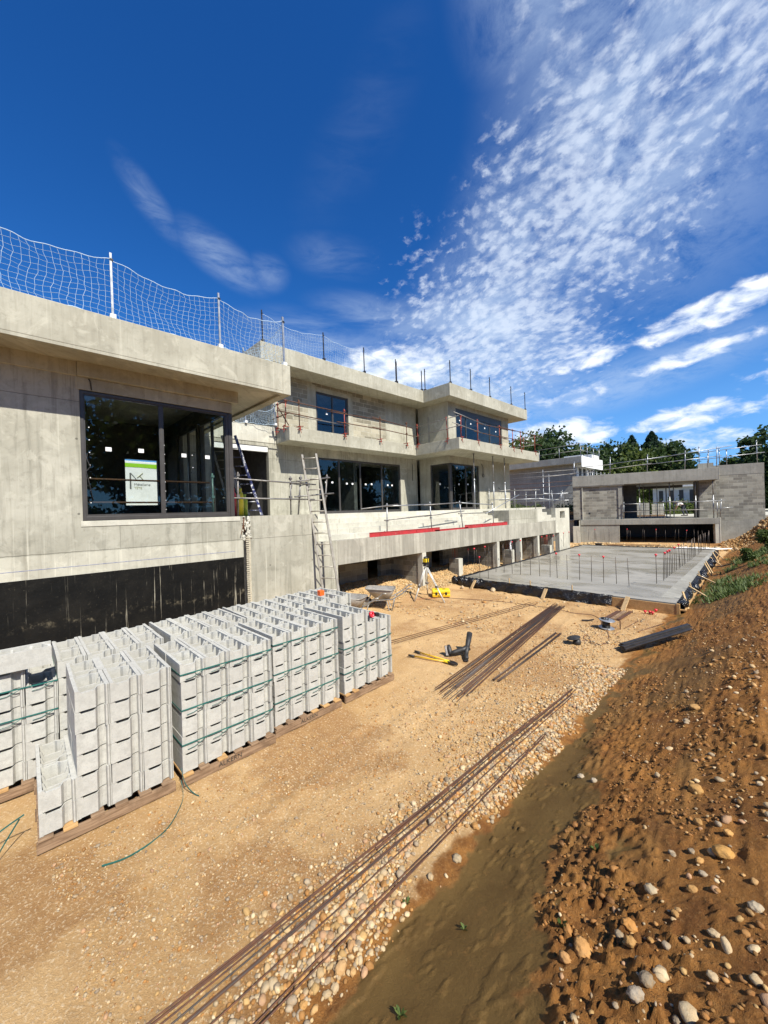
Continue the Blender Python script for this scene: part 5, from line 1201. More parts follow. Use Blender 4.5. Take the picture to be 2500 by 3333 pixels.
# far white house seen through the pool house
def dirp(azd, elv, dist): a = R(azd); return Vector((math.sin(a)*dist, math.cos(a)*dist, 2.9+math.tan(R(elv))*dist))
t = thing('white_house', 'white rendered house glimpsed through the pool house opening', 'house', tuple(dirp(-9, 0, 56)))
c0 = dirp(-10.6, 0, 56); c1 = dirp(-5.6, 0, 56); hm = MB()
MB().box(c0.x, c1.x, c0.y, c0.y+2.5, 1.5, 4.75).build('wall', 'plaster_white', t); MB().box(c0.x-.4, c1.x+.4, c0.y-.5, c0.y+2.8, 4.75, 5.3).build('roof', 'plaster_white', t)
for k in range(5):
    x = c0.x+.6+k*.95; MB().box(x, x+.4, c0.y-.03, c0.y, 2.4, 4.4).build('window', 'dark_frame', t)

# pallet of sacks and the far yard behind the pool house
t = thing('stacked_pallet', 'pallet of pale blocks seen through the pool house opening', 'pallet', pv(5.2, 9, 1.5))
MB().box(*[q for q in (0, 0, 0, 0, 0, 0)]) if False else None
pal_ = MB()
for i in range(4):
    for k in range(5):
        for j in range(2):
            pal_.box(4.0+i*.36, 4.33+i*.36, 8.6+j*.5, 9.05+j*.5, 1.88+k*.23, 2.09+k*.23)
for i in range(3):
    for k in range(4): pal_.box(5.6+i*.3, 5.87+i*.3, 8.9, 9.3, 1.88+k*.26, 2.12+k*.26)
o_ = MB().build('x', 'block_grey') if False else pal_.build('blocks', 'block_grey'); o_.parent = t; o_.matrix_parent_inverse = base_matrix(t).inverted() @ PM
pl_ = bx(3.9, 6.5, 8.5, 9.7, 1.755, 1.87); o_ = pl_.build('pallet_base', 'wood_old'); o_.parent = t; o_.matrix_parent_inverse = base_matrix(t).inverted() @ PM
ft = MB().prism([(-3, 7.02), (30, 7.02), (30, 60), (-3, 60)], 1.2, 1.75).build('raised_yard', 'concrete_light'); ft.matrix_world = PM
tag(ft, 'pale raised yard behind the pool house', 'yard', kind='structure')

# stepping worker bent over
def figure(loc, yaw, joints, chains, radii, name, lab):
    pass
def skin_body(name, verts, edges, radii, mat, parent, M, sub=1, root=0):
    me = bpy.data.meshes.new(name); me.from_pydata([tuple(M @ Vector(v)) for v in verts], edges, []); me.update()
    o_ = bpy.data.objects.new(name, me); COL.objects.link(o_)
    md = o_.modifiers.new('skin', 'SKIN'); md.use_smooth_shade = True
    for i, r in enumerate(radii): me.skin_vertices[0].data[i].radius = (r, r)
    me.skin_vertices[0].data[root].use_root = True
    s_ = o_.modifiers.new('sub', 'SUBSURF'); s_.levels = sub; s_.render_levels = sub
    me.materials.append(MATS[mat]); 
    if parent: setpar(o_, parent)
    return o_
WM = PM @ Matrix.Translation((7.85, 8.6, 1.75)) @ Matrix.Rotation(R(180), 4, 'Z')
wk = thing('person', 'person in white shirt and dark trousers bending forward behind the pool house', 'person', tuple(WM.translation))
# x = towards our left, z up; bent at the hips, head to the left and down
vs = [(0, 0, .93), (.16, 0, 1.08), (.34, 0, 1.17), (.42, 0, 1.16), (.53, 0, 1.10),            # pelvis, waist, chest, neck, head
      (.36, .19, 1.14), (.42, .23, .90), (.52, .18, .68), (.55, .17, .60),
      (.36, -.19, 1.14), (.44, -.23, .90), (.52, -.18, .68), (.55, -.17, .60),
      (-.02, .10, .88), (.08, .12, .48), (-.06, .13, .08), (.08, .14, .03),
      (-.02, -.10, .88), (-.18, -.12, .50), (-.34, -.13, .10), (-.22, -.14, .03)]
es = [(0, 1), (1, 2), (2, 3), (3, 4), (2, 5), (5, 6), (6, 7), (7, 8), (2, 9), (9, 10), (10, 11), (11, 12), (0, 13), (13, 14), (14, 15), (15, 16), (0, 17), (17, 18), (18, 19), (19, 20)]
rd = [.15, .145, .15, .065, .10, .065, .047, .035, .04, .065, .047, .035, .04, .10, .07, .045, .045, .10, .07, .045, .045]
skin_body('body', vs, es, rd, 'skin', wk, WM)
skin_body('shirt', [vs[i] for i in (0, 1, 2, 5, 6, 9, 10)]+[(.40, 0, 1.17)], [(0, 1), (1, 2), (2, 3), (3, 4), (2, 5), (5, 6), (2, 7)], [.165, .165, .172, .085, .062, .085, .062, .08], 'cloth_white', wk, WM)
skin_body('trousers', [vs[i] for i in (0, 13, 14, 15, 17, 18, 19)], [(0, 1), (1, 2), (2, 3), (0, 4), (4, 5), (5, 6)], [.17, .115, .085, .06, .115, .085, .06], 'cloth_dark', wk, WM)
MB().ell((0, 0, 0), (.095, .085, .11), 14, 10, WM @ Matrix.Translation((.55, 0, 1.13))).build('hair', 'hair', wk)
for sy in (-.14, .14): MB().box(-.12 if sy > 0 else -.36, .18 if sy > 0 else -.10, sy-.05, sy+.05, 0, .09, WM).build('shoe', 'black_rubber', wk, .02)

# ------------------------------------------------------------------ trees
def tree(loc, H_, cr, label, mat='leaf_dark', n=2600, lobes=9, leaf=.5, kind='tree', seed=1, squash=.75, trunk=True, base=.12, grp='trees behind the building site'):
    rs = np.random.default_rng(seed); rp = random.Random(seed)
    x, y, z = loc
    t = thing('pine_tree' if kind == 'conifer' else ('bush' if kind == 'bush' else 'tree'), label, 'bush' if kind == 'bush' else 'tree', loc, grp)
    tm = MB()
    if kind == 'conifer':
        tm.tube([(x, y, z), (x, y, z+H_*.98)], [.22, .03], 7)
        P_ = []; Nn = []
        for i in range(n):
            h = rp.random()**.8; w_ = cr*(1-h)**.85*(.55+.45*abs(math.sin(h*38)))*(.5+.5*rp.random()); a = rp.uniform(0, 6.283)
            P_.append((x+math.cos(a)*w_, y+math.sin(a)*w_, z+H_*(base+(1-base)*h)-w_*.22))
        P_ = np.array(P_)
    else:
        tm.tube([(x, y, z), (x+rp.uniform(-.2, .2), y, z+H_*.3), (x+rp.uniform(-.4, .4), y+.1, z+H_*.6)], [H_*.032, H_*.024, H_*.012], 8)
        C_ = []
        for k in range(lobes):
            a = rp.uniform(0, 6.283); q = cr*rp.uniform(.15, .72); hz = z+H_*rp.uniform(base+.22, .80)
            rad = cr*rp.uniform(.40, .60)
            c = (x+math.cos(a)*q, y+math.sin(a)*q, min(hz, z+H_-rad*squash)); C_.append((c, rad))
            tm.tube([(x, y, z+H_*.28), ((x+c[0])/2, (y+c[1])/2, (z+H_*.3+c[2])/2+.2), c], [H_*.012, H_*.008, H_*.003], 5)
        C_.append(((x, y, z+H_-cr*.45*squash), cr*.45))
        P_ = []
        n = int(n*1.8); per = n//len(C_)
        for c, rad in C_:
            # sub clumps on the lobe surface
            subs = []
            for k in range(14):
                d = rs.normal(size=3); d /= np.linalg.norm(d); subs.append(np.array(c)+d*rad*rs.uniform(.55, 1.0)*np.array([1, 1, squash]))
            for k in range(per):
                s0 = subs[rp.randrange(14)]; P_.append(s0+rs.normal(size=3)*rad*.20)
        P_ = np.array(P_)
    n_ = len(P_); a1 = rs.normal(size=(n_, 3)); a1 /= np.linalg.norm(a1, axis=1)[:, None]; a2 = np.cross(a1, rs.normal(size=(n_, 3))); a2 /= np.linalg.norm(a2, axis=1)[:, None]
    L = leaf*rs.uniform(.55, 1.2, n_)[:, None]
    a3 = np.cross(a1, a2)
    co = np.stack([P_-a1*L*.5, P_+a2*L*.34+a3*L*.1, P_+a1*L*.55, P_-a2*L*.34+a3*L*.1], 1).reshape(-1, 3)
    me = bpy.data.meshes.new('crown'); F = np.arange(n_*4)
    me.vertices.add(n_*4); me.vertices.foreach_set('co', co.ravel()); me.loops.add(n_*4); me.loops.foreach_set('vertex_index', F.astype(np.int32))
    me.polygons.add(n_); me.polygons.foreach_set('loop_start', (np.arange(n_)*4).astype(np.int32)); me.polygons.foreach_set('loop_total', np.full(n_, 4, np.int32)); me.update()
    at = me.attributes.new('tint', 'FLOAT', 'POINT'); tv = np.repeat(np.clip(rs.random(n_)*.7+.3*vnoise(P_[:, 0]*.7, P_[:, 2]*.9), 0, 1), 4); at.data.foreach_set('value', tv.astype(np.float32))
    me.materials.append(MATS[mat]); c_ = bpy.data.objects.new('crown', me); COL.objects.link(c_); setpar(c_, t)
    tm.build('trunk', 'bark', t); return t
def tree_at(azd, el_top, dist, cr, label, zb=0, **k):
    p = dirp(azd, el_top, dist); return tree((p.x, p.y, zb), p.z-zb, cr, label, **k)
tree_at(-27.2, 9.4, 62, 6.0, 'tree peeping out directly beside the box balcony', seed=2, mat='leaf_mid', n=3600)
tree_at(-24.2, 9.9, 66, 6.2, 'tall rounded tree right of the box balcony', seed=3, n=7000, lobes=14, mat='leaf_mid')
tree_at(-21.3, 9.9, 60, 5.2, 'dark bushy tree above the roof of the rear building', seed=4, n=7000, lobes=12)
tree_at(-18.6, 8.0, 66, 4.6, 'lower dark tree over the corner of the rear building', seed=5, n=3200)
tree_at(-16.0, 7.0, 74, 4.2, 'tree in the gap right of the rear building roof', seed=6, n=2800)
tree_at(-14.3, 7.9, 70, 5.6, 'broad dark tree left of the two firs', seed=7, n=6500, lobes=12)
tree_at(-12.6, 8.5, 76, 6.0, 'thin fir poking up behind the broad dark tree', kind='conifer', mat='leaf_conifer', seed=8, n=5200, leaf=.6)
tree_at(-10.55, 8.7, 70, 8.0, 'tall pointed fir above the pool house roof', kind='conifer', mat='leaf_conifer', seed=9, n=9500, leaf=.5, base=.05)
tree_at(-12.0, 6.9, 64, 5.0, 'mid green tree under the thin fir', seed=10, n=3600, mat='leaf_mid')
tree_at(-9.3, 7.1, 66, 4.3, 'dark tree just right of the tall fir', seed=11, n=4200, lobes=12)
tree_at(-7.7, 6.7, 74, 6.5, 'small fir at the right end of the dark trees', kind='conifer', mat='leaf_conifer', seed=12, n=6500, leaf=.5, base=.05)
tree_at(-5.2, 3.4, 80, 4.0, 'low distant tree behind the step of the tall wall', seed=13, n=2200)
tree_at(-3.3, 5.0, 70, 2.8, 'pale feathery tree above the tall grey wall', seed=14, n=1500, lobes=7)
tree_at(-1.8, 6.8, 66, 2.6, 'airy tree second from the right edge', seed=15, n=1700, lobes=7)
tree_at(-.2, 7.6, 60, 3.0, 'airy tall tree at the right edge of the picture', seed=16, n=2300, lobes=8)
tree_at(1.8, 6.6, 60, 4.0, 'tree cut by the right edge of the picture', seed=17, n=2600)
tree_at(-11.5, 3.0, 60, 3.6, 'dense tree behind the left part of the pool house', seed=18, n=2600, mat='leaf_mid', base=-.15)
tree_at(-4.4, 2.0, 62, 3.0, 'dense tree behind the right part of the pool house', seed=19, n=2200, mat='leaf_mid', base=-.15)
for i, (a, e, d_, c) in enumerate([(-29, 6, 80, 6), (-33, 5, 90, 7), (-24.5, 5, 82, 7), (-19, 5, 85, 7), (-15, 4.5, 85, 7), (-11, 4, 88, 7), (-8, 3.6, 86, 6), (-3, 3, 84, 6), (1, 4, 80, 6)]):
    tree_at(a, e, d_, c, f"{['first', 'second', 'third', 'fourth', 'fifth', 'sixth', 'seventh', 'eighth', 'ninth'][i]} tree from the left in the hazy rear line of trees", seed=30+i, n=2600, leaf=.7, base=-.1)
# hedges
def bush(x, y, h, r, lb, seed, mat='leaf_mid', n=2200, zb=0, leaf=.16): tree((x, y, zb), h, r, lb, mat=mat, n=n, lobes=8, leaf=leaf, kind='bush', seed=seed, base=-.2, grp='bushes')
bush(-17.0, 33.5, 3.3, 2.6, 'green bush between villa and pool house', 41, n=5200)
bush(-19.5, 36, 3.3, 2.6, 'paler bush behind the terrace guardrail', 42, n=4200)
bush(-13.5, 37, 3.2, 2.0, 'bush tucked against the left side of the pool house', 43, n=3000)
hv = pv(4.3, 18, 1.4); bush(hv[0], hv[1], 2.6, 2.4, 'bright bush seen left through the pool house', 44, zb=1.4, n=3600, leaf=.25)
hv = pv(8.2, 17, 1.4); bush(hv[0], hv[1], 1.5, 3.0, 'low hedge seen in the middle through the pool house', 45, zb=1.4, n=4200, leaf=.25)
hv = pv(12.0, 18, 1.4); bush(hv[0], hv[1], 2.2, 2.4, 'bush seen right through the pool house', 46, zb=1.4, n=3600, leaf=.25)
bush(-.35, 22.5, .7, .38, 'tall green weeds on the bank in front of the tall wall', 47, mat='weed_green', n=700, zb=1.0, leaf=.10)
bush(-.8, 19.5, .42, .3, 'lower green weeds on the bank beside the slab', 48, mat='weed_green', n=450, zb=.75, leaf=.09)
# trees across the road behind the viewpoint, mirrored in the windows
tree((15.5, 8.2, .8), 13.5, 5.2, 'tree behind the viewpoint mirrored in the left window', mat='leaf_mid', n=5200, lobes=16, leaf=.55, seed=60, grp='trees behind the viewpoint')
tree((17.5, 15.5, .8), 12, 4.6, 'tree behind the viewpoint mirrored in the right pane', mat='leaf_mid', n=3600, lobes=13, leaf=.55, seed=61, grp='trees behind the viewpoint')
for i, (x, y, h) in enumerate([(20, 24, 14), (23, 34, 14), (24, 44, 13), (25, 56, 14), (30, 2, 14), (27, 68, 13), (28, 84, 14)]):
    tree((x, y, .8), h, 6.0, f"{['first', 'second', 'third', 'fourth', 'fifth', 'sixth', 'seventh'][i]} of the trees along the unseen side of the site", mat='leaf_dark', n=2600, lobes=12, leaf=.8, seed=70+i, grp='trees behind the viewpoint', base=-.1)

# ------------------------------------------------------------------ van seen through the left house
VX0 = -19.5
t = thing('van', 'white van with a green band and company lettering parked behind the left wing', 'van', (-20.4, 5.4, 2.42))
vx = -19.5
prof = [(0, 0), (6.2, 0), (6.2, 1.0), (5.7, 1.35), (5.1, 2.6), (4.8, 2.9), (.1, 2.98), (0, 2.8)]
y00 = 1.9
def vanpt(y, z): return (vx, y00+y, 2.45+z)
m_ = MB(); k = len(prof); x1 = vx-1.95
m_.add([(vx, y00+a, 2.5+b_) for a, b_ in prof]+[(x1, y00+a, 2.5+b_) for a, b_ in prof], [tuple(reversed(range(k))), tuple(range(k, 2*k))]+[(i, (i+1) % k, k+(i+1) % k, k+i) for i in range(k)])
m_.build('body', 'plaster_white', t, .04)
gp_ = [(y00+.05, 5.36), (y00+4.0, 5.32), (y00+4.0, 5.05), (y00+3.2, 5.13), (y00+2.4, 5.17), (y00+.05, 5.19)]
gm = MB(); k = len(gp_); gm.add([(vx+.004, a, b_) for a, b_ in gp_]+[(vx+.012, a, b_) for a, b_ in gp_], [tuple(range(k)), tuple(reversed(range(k, 2*k)))]+[(i, k+i, k+(i+1) % k, (i+1) % k) for i in range(k)])
gm.build('green_band', 'green_paint', t)
for y in (y00+.9, y00+4.3):
    w_ = MB().lathe([(0, 0), (.20, 0), (.34, .0), (.34, .2), (.2, .22), (0, .22)], (vx-.2, y, 2.77), 20, (1, 0, 0)).build('wheel', 'black_rubber', t)
MB().box(vx-1.7, vx-.1, y00+5.3, y00+5.9, 3.85, 3.9).build('windscreen', 'dark_frame', t)
tw = MB().box(-24, -14.5, -6, 12, 2.35, 2.42).build('access_road', 'concrete_light'); tag(tw, kind='structure')
TXM = lambda y, z: Matrix.Translation((vx+.006, y, z)) @ Euler((math.pi/2, 0, math.pi/2)).to_matrix().to_4x4()
text_mesh('M\u00e9tallerie', .155, 'logo_dark', 'lettering', t, TXM(3.96, 4.37), .002)
text_mesh('T\u00caTE', .135, 'logo_olive', 'lettering', t, TXM(3.96, 4.22), .002)
lg = MB()
lg.bar((vx+.012, 3.83, 4.23), (vx+.012, 3.83, 4.92), .06, .01); lg.bar((vx+.013, 3.86, 4.90), (vx+.013, 4.08, 4.60), .045, .01)
lg.build('logo', 'logo_dark', t); MB().bar((vx+.013, 4.08, 4.72), (vx+.013, 4.30, 4.93), .045, .01).bar((vx+.014, 4.18, 4.80), (vx+.014, 4.34, 4.60), .045, .01).build('logo', 'logo_olive', t)

# shrubs under the mirrored trees
for i, (x, y, h, r) in enumerate([(13.5, 3.5, 2.6, 2.6), (14, 8.5, 3.0, 3.0), (15, 14, 3.2, 3.2), (18, 20, 3.4, 3.6), (20, 30, 4, 4.5), (21, 42, 4, 5)]):
    bush(x, y, h, r, f"{ORDN[i]} shrub of the hedge on the unseen side behind the viewpoint", 90+i, mat='leaf_dark', n=2400, zb=1.0, leaf=.35)
# ------------------------------------------------------------------ ladders
def ladder(label, f0, f1, top, n, r=.028, mat='aluminium', name='ladder', stick=None):
    f0, f1, top = Vector(f0), Vector(f1), Vector(top); t = thing(name, label, 'ladder', tuple((f0+f1)/2)); w_ = f1-f0
    for q in (Vector((0, 0, 0)), w_*.96):
        MB().bar(f0+q, top+q*.95, .065 if mat == 'aluminium' else .085, .028).build('stile', 'aluminium' if q.length < .01 else mat, t, .003)
    for i in range(n):
        u = (i+.6)/n; a = f0.lerp(top, u); MB().tube([a, a+w_*(.96-.01*u)], .016, 8).build('rung', mat if stick is None else 'aluminium', t)
    return t
ladder('long aluminium ladder leaning on the terrace edge wall beside the strapped stacks', (-8.63, 6.18, 0), (-8.23, 6.44, 0), (-9.72, 6.22, 4.66), 15)
ladder('blue taped extension ladder leaning in the dark doorway', (-12.0, 5.60, 2.91), (-11.75, 5.95, 2.91), (-12.1, 4.85, 5.45), 9, mat='blue_paint')
ladder('grey stepladder leg pair set behind the blue ladder', (-12.5, 5.25, 2.91), (-12.3, 5.6, 2.91), (-12.5, 4.7, 5.1), 8)
# gas bottles by the doorway
def bottle(x, y, r, h, mat, label):
    t = thing('gas_bottle', label, 'gas bottle', (x, y, 2.9), 'bottles by the doorway')
    MB().lathe([(0, 0), (r, 0), (r, h*.78), (r*.75, h*.9), (r*.3, h*.95), (r*.3, h), (0, h)], (x, y, 2.902), 20).build('body', mat, t)
    MB().lathe([(r*.55, h*.93), (r*.6, h*1.06), (r*.5, h*1.06), (r*.48, h*.93)], (x, y, 2.902), 16).build('collar', mat, t)
bottle(-11.4, 5.06, .10, .80, 'yellow_plastic', 'yellow gas bottle standing beside the door of the left wing')
bottle(-11.9, 5.42, .10, .66, 'green_bottle', 'yellow green gas bottle half behind the stepladder')
bottle(-11.7, 4.97, .10, .82, 'red_plastic', 'red bottle half hidden by the window frame')

# ------------------------------------------------------------------ laser level, case, barrows
feet = [Vector((-8.17, 9.25, 0)), Vector((-7.31, 9.70, 0)), Vector((-8.44, 10.24, 0))]; hub = Vector((-8.05, 9.72, 1.12))
t = thing('laser_level', 'yellow rotating laser level on an aluminium tripod near the block pier', 'tripod', (-8, 9.7, 0))
for f in feet:
    d = (f-hub); lg = MB(); sd = Vector((-d.y, d.x, 0)).normalized()*.028
    a = hub+d*.06; m1 = hub+d*.58
    lg.tube([a+sd, m1+sd*.8], .017, 8).tube([a-sd, m1-sd*.8], .017, 8).tube([m1-d*.06, f-d*.02], .022, 8).tube([f-d*.02, f], [.014, .003], 6)
    L_ = lg.build('leg', 'tripod_metal', t); MB().box(m1.x-.045, m1.x+.045, m1.y-.045, m1.y+.045, m1.z-.035, m1.z+.035).build('leg_clamp', 'tube_grey', L_, .008)
MB().lathe([(0, -.03), (.09, -.03), (.095, .02), (.06, .035), (0, .035)], hub, 20).build('tripod_head', 'dark_steel', t)
MB().box(hub.x-.085, hub.x+.085, hub.y-.075, hub.y+.075, hub.z+.035, hub.z+.10).build('base', 'black_plastic', t, .012)
MB().box(hub.x-.075, hub.x+.075, hub.y-.07, hub.y+.07, hub.z+.10, hub.z+.22).build('housing', 'yellow_plastic', t, .012)
MB().box(hub.x+.0755, hub.x+.079, hub.y-.022, hub.y+.022, hub.z+.10, hub.z+.22).build('window_panel', 'black_plastic', t)
MB().lathe([(0, .22), (.07, .22), (.07, .26), (.03, .29), (0, .29)], hub, 18).build('rotor_cap', 'black_plastic', t)
t = thing('tool_case', 'yellow plastic instrument case lying behind the tripod', 'case', (-7.95, 10.35, 0))
Mc = Matrix.Translation((-7.98, 10.38, 0)) @ Matrix.Rotation(R(42), 4, 'Z')
MB().box(-.30, .30, -.20, .20, .01, .13, Mc).build('lower_shell', 'yellow_paint', t, .03)
MB().box(-.30, .30, -.20, .20, .135, .25, Mc).build('lid', 'yellow_plastic', t, .035)
for q in (-.16, .16): MB().box(q-.03, q+.03, -.215, -.19, .09, .18, Mc).build('latch', 'black_plastic', t, .004)
for q in (-.14, .1): MB().box(q-.05, q+.05, -.06, .0, .245, .262, Mc).build('pad', 'black_plastic', t, .006)
MB().tube([Mc @ Vector((-.07, -.2, .12)), Mc @ Vector((-.07, -.245, .12)), Mc @ Vector((.07, -.245, .12)), Mc @ Vector((.07, -.2, .12))], .011, 6).build('handle', 'black_plastic', t)
def barrow(M, label, full=True):
    t = thing('wheelbarrow', label, 'wheelbarrow', tuple(M.translation))
    # local x: wheel at -x, handles to +x
    rim = [(-.42, -.29), (-.48, -.2), (-.50, 0), (-.48, .2), (-.42, .29), (.30, .33), (.38, .24), (.40, 0), (.38, -.24), (.30, -.33)]
    bot = [(-.16, -.15), (-.18, -.1), (-.19, 0), (-.18, .1), (-.16, .15), (.20, .19), (.23, .13), (.24, 0), (.23, -.13), (.20, -.19)]
    m_ = MB(); n = len(rim); v = []
    for u in (0, .5, 1):
        for a, b_ in zip(rim, bot):
            q = u**.9; v.append((a[0]*(1-q)+b_[0]*q, a[1]*(1-q)+b_[1]*q, .62-.30*u+(.03 if a[0] < -.3 and u == 0 else 0)))
    fs = [(r*n+i, r*n+(i+1) % n, (r+1)*n+(i+1) % n, (r+1)*n+i) for r in (0, 1) for i in range(n)]+[tuple(2*n+i for i in range(n))]
    m_.add(v, fs, True, M); tr = m_.build('tray', 'barrow_metal', t); md = tr.modifiers.new('th', 'SOLIDIFY'); md.thickness = .006
    rm = [M @ Vector((a[0], a[1], .622+(.03 if a[0] < -.3 else 0))) for a in rim]; MB().tube(rm+[rm[0], rm[1]], .011, 6, False).build('rim_bead', 'aluminium', tr)
    w_ = MB(); prof = [(.135, -.03), (.165, -.045), (.19, -.03), (.198, 0), (.19, .03), (.165, .045), (.135, .03), (.135, -.03)]
    ax = (M.to_3x3() @ Vector((0, 1, 0))); wc = M @ Vector((-.50, 0, .198))
    w_.lathe(prof, wc, 24, ax); wo = w_.build('wheel', 'black_rubber', t)
    MB().lathe([(0, -.02), (.05, -.03), (.13, -.02), (.137, 0), (.13, .02), (.05, .03), (0, .02)], wc, 20, ax).build('rim', 'aluminium', wo)
    fr_ = MB()
    for s in (-1, 1):
        fr_.tube([M @ Vector(p) for p in [(-.74, s*.03, .14), (-.68, s*.10, .15), (-.50, s*.11, .20), (-.2, s*.16, .29), (.30, s*.24, .34), (.62, s*.28, .52), (.78, s*.29, .66), (.86, s*.29, .68)]], .017, 8)
    fr_.build('frame', 'galvanised', t)
    for s in (-1, 1):
        MB().tube([M @ Vector((.14, s*.2, .32)), M @ Vector((.22, s*.24, .01)), M @ Vector((.30, s*.24, .01)), M @ Vector((.38, s*.25, .37))], .014, 8).build('leg', 'tube_grey', t)
        MB().tube([M @ Vector((.78, s*.29, .66)), M @ Vector((.90, s*.29, .685))], .021, 8).build('grip', 'aluminium', t)
    fr2 = MB().tube([M @ Vector((-.45, 0.12, .2)), M @ Vector((-.32, .18, .5))], .012, 6).tube([M @ Vector((-.45, -.12, .2)), M @ Vector((-.32, -.18, .5))], .012, 6); fr2.build('brace', 'galvanised', t)
barrow(Matrix.Translation((-8.30, 7.95, 0)) @ Matrix.Rotation(R(40), 4, 'Z'), 'cement crusted metal wheelbarrow standing on the sand beside the tripod')
barrow(Matrix.Translation((-8.15, 6.65, 0)) @ Matrix.Rotation(R(25), 4, 'Z'), 'second wheelbarrow mostly hidden behind the block stacks at the ladder foot')

# ------------------------------------------------------------------ tools on the sand
z0 = lambda x, y: float(height(x, y))
t = thing('bolt_cutter', 'long bolt cutter with yellow handles lying open on the sand', 'bolt cutter', (-4.8, 5.8, 0))
zz = .035
def cb(p, q, mat, nm, r0=.016): return MB().tube([(p[0], p[1], zz), (q[0], q[1], zz)], r0, 8).build(nm, mat, t)
h1 = ((-5.19, 5.65), (-4.46, 5.86)); h2 = ((-5.24, 5.90), (-4.46, 5.93))
for a, b_ in (h1, h2):
    a, b_ = Vector(a), Vector(b_); m_ = a.lerp(b_, .17)
    hd = cb(m_, b_, 'yellow_paint', 'handle'); MB().tube([(a.x, a.y, zz), (m_.x, m_.y, zz)], .022, 8).build('grip', 'black_rubber', hd)
MB().box(-.06, .06, -.05, .05, .02, .05, Matrix.Translation((-4.43, 5.895, 0)) @ Matrix.Rotation(R(3), 4, 'Z')).build('joint', 'yellow_plastic', t, .008)
for s in (-1, 1):
    MB().prism([(-4.40, 5.895+s*.045), (-4.30, 5.895+s*.055), (-4.21, 5.895+s*.03), (-4.19, 5.895+s*.004), (-4.30, 5.895+s*.012), (-4.40, 5.895+s*.01)], .02, .055).build('jaw', 'dark_steel', t, .004)
t = thing('rubber_boots', 'pair of muddy rubber boots thrown down beside the long rebar bundle', 'boots', (-4.5, 6.4, 0))
def boot(heel, shaft_top, toe, nm):
    heel, st, toe = map(Vector, (heel, shaft_top, toe)); m_ = MB()
    d = (st-heel); m_.tube([heel, heel+d*.25, heel+d*.6, st], [.042, .044, .052, .058], 12, False)
    m_.tube([heel-(toe-heel)*.12, heel+(toe-heel)*.25, heel+(toe-heel)*.7, toe], [.040, .047, .045, .026], 12)
    o_ = m_.build(nm, 'black_rubber', t); md = o_.modifiers.new('th', 'SOLIDIFY'); md.thickness = .006
    s_ = MB(); x, y, dd = basis(toe-heel); s_.bar(heel-(toe-heel)*.15+Vector((0, 0, 0))-d.normalized()*.052, toe-d.normalized()*.045, .085, .022); s_.build('sole', 'dark_steel', o_, .006)
boot((-4.30, 6.33, .055), (-4.46, 6.72, .36), (-4.20, 6.20, .05), 'boot')
boot((-4.58, 6.20, .06), (-4.33, 6.50, .16), (-4.66, 6.26, .20), 'boot')
# rebar
def bundle(name, label, a0, a1, b0, b1, n, r, mat=('dark_rebar', 'rusty_steel'), zb=.008, layers=2, spread=.35, nseg=1):
    t = thing(name, label, 'rebar', tuple((Vector(a0)+Vector(b0))/2)); a0, a1, b0, b1 = map(Vector, (a0, a1, b0, b1))
    for i in range(n):
        u = random.random(); w_ = min(1, max(0, u+random.gauss(0, .10))); o1 = random.uniform(-spread, spread); o2 = random.uniform(-spread, spread)
        d = (b0-a0).normalized(); p = a0.lerp(a1, u)+d*o1; q = b0.lerp(b1, w_)+d*o2
        zl = zb+r+random.random()*layers*2*r
        pts = []
        for k in range(nseg+1):
            v_ = p.lerp(q, k/nseg); v_.z = zl+(0 if nseg == 1 else max(z0(v_.x, v_.y), -.01)+.006*random.random()); pts.append(v_)
        MB().tube(pts, r, 5).build('bar', random.choice(mat), t)
    return t
bundle('rebar_bundle', 'wide dark bundle of reinforcing bars lying diagonally on the sand', (-3.98, 5.02, 0), (-3.38, 4.98, 0), (-4.68, 11.35, 0), (-4.30, 11.2, 0), 52, .0058, layers=3, spread=.3)
bundle('rebar_bundle', 'narrow short bundle of bars right of the wide one', (-3.41, 5.80, 0), (-3.28, 5.82, 0), (-3.60, 8.90, 0), (-3.46, 8.88, 0), 16, .0065, layers=2, spread=.05)
bundle('rebar_bundle', 'two long thin loose bars left of the boots reaching towards the slab', (-6.1, 6.1, 0), (-5.86, 5.88, 0), (-5.34, 11.4, 0), (-4.94, 11.26, 0), 3, .0065, mat=('rusty_steel',), layers=1, spread=.05)
# the long rusty bars at the mud edge follow the ground
bundle('rebar_bundle', 'long rusty bars running along the gravel beside the mud', (-2.58, .05, 0), (-2.30, .02, 0), (-2.33, 6.35, 0), (-2.20, 6.1, 0), 9, .0055, mat=('rusty_steel', 'rusty_steel', 'rusty_steel', 'dark_rebar'), layers=2, spread=.12, nseg=14, zb=.014)
bundle('rebar_bundle', 'stray rusty bars right of the long ones crossing the gravel', (-2.16, .3, 0), (-2.08, .3, 0), (-2.16, 4.9, 0), (-2.08, 4.7, 0), 3, .006, mat=('rusty_steel',), layers=1, spread=.15, nseg=12, zb=.012)
bundle('rebar_bundle', 'single bars lying left of the long ones on the gravel', (-2.5, 2.0, 0), (-2.42, 2.1, 0), (-2.42, 5.1, 0), (-2.36, 5.2, 0), 3, .006, mat=('rusty_steel',), layers=1, spread=.15, nseg=12, zb=.014)
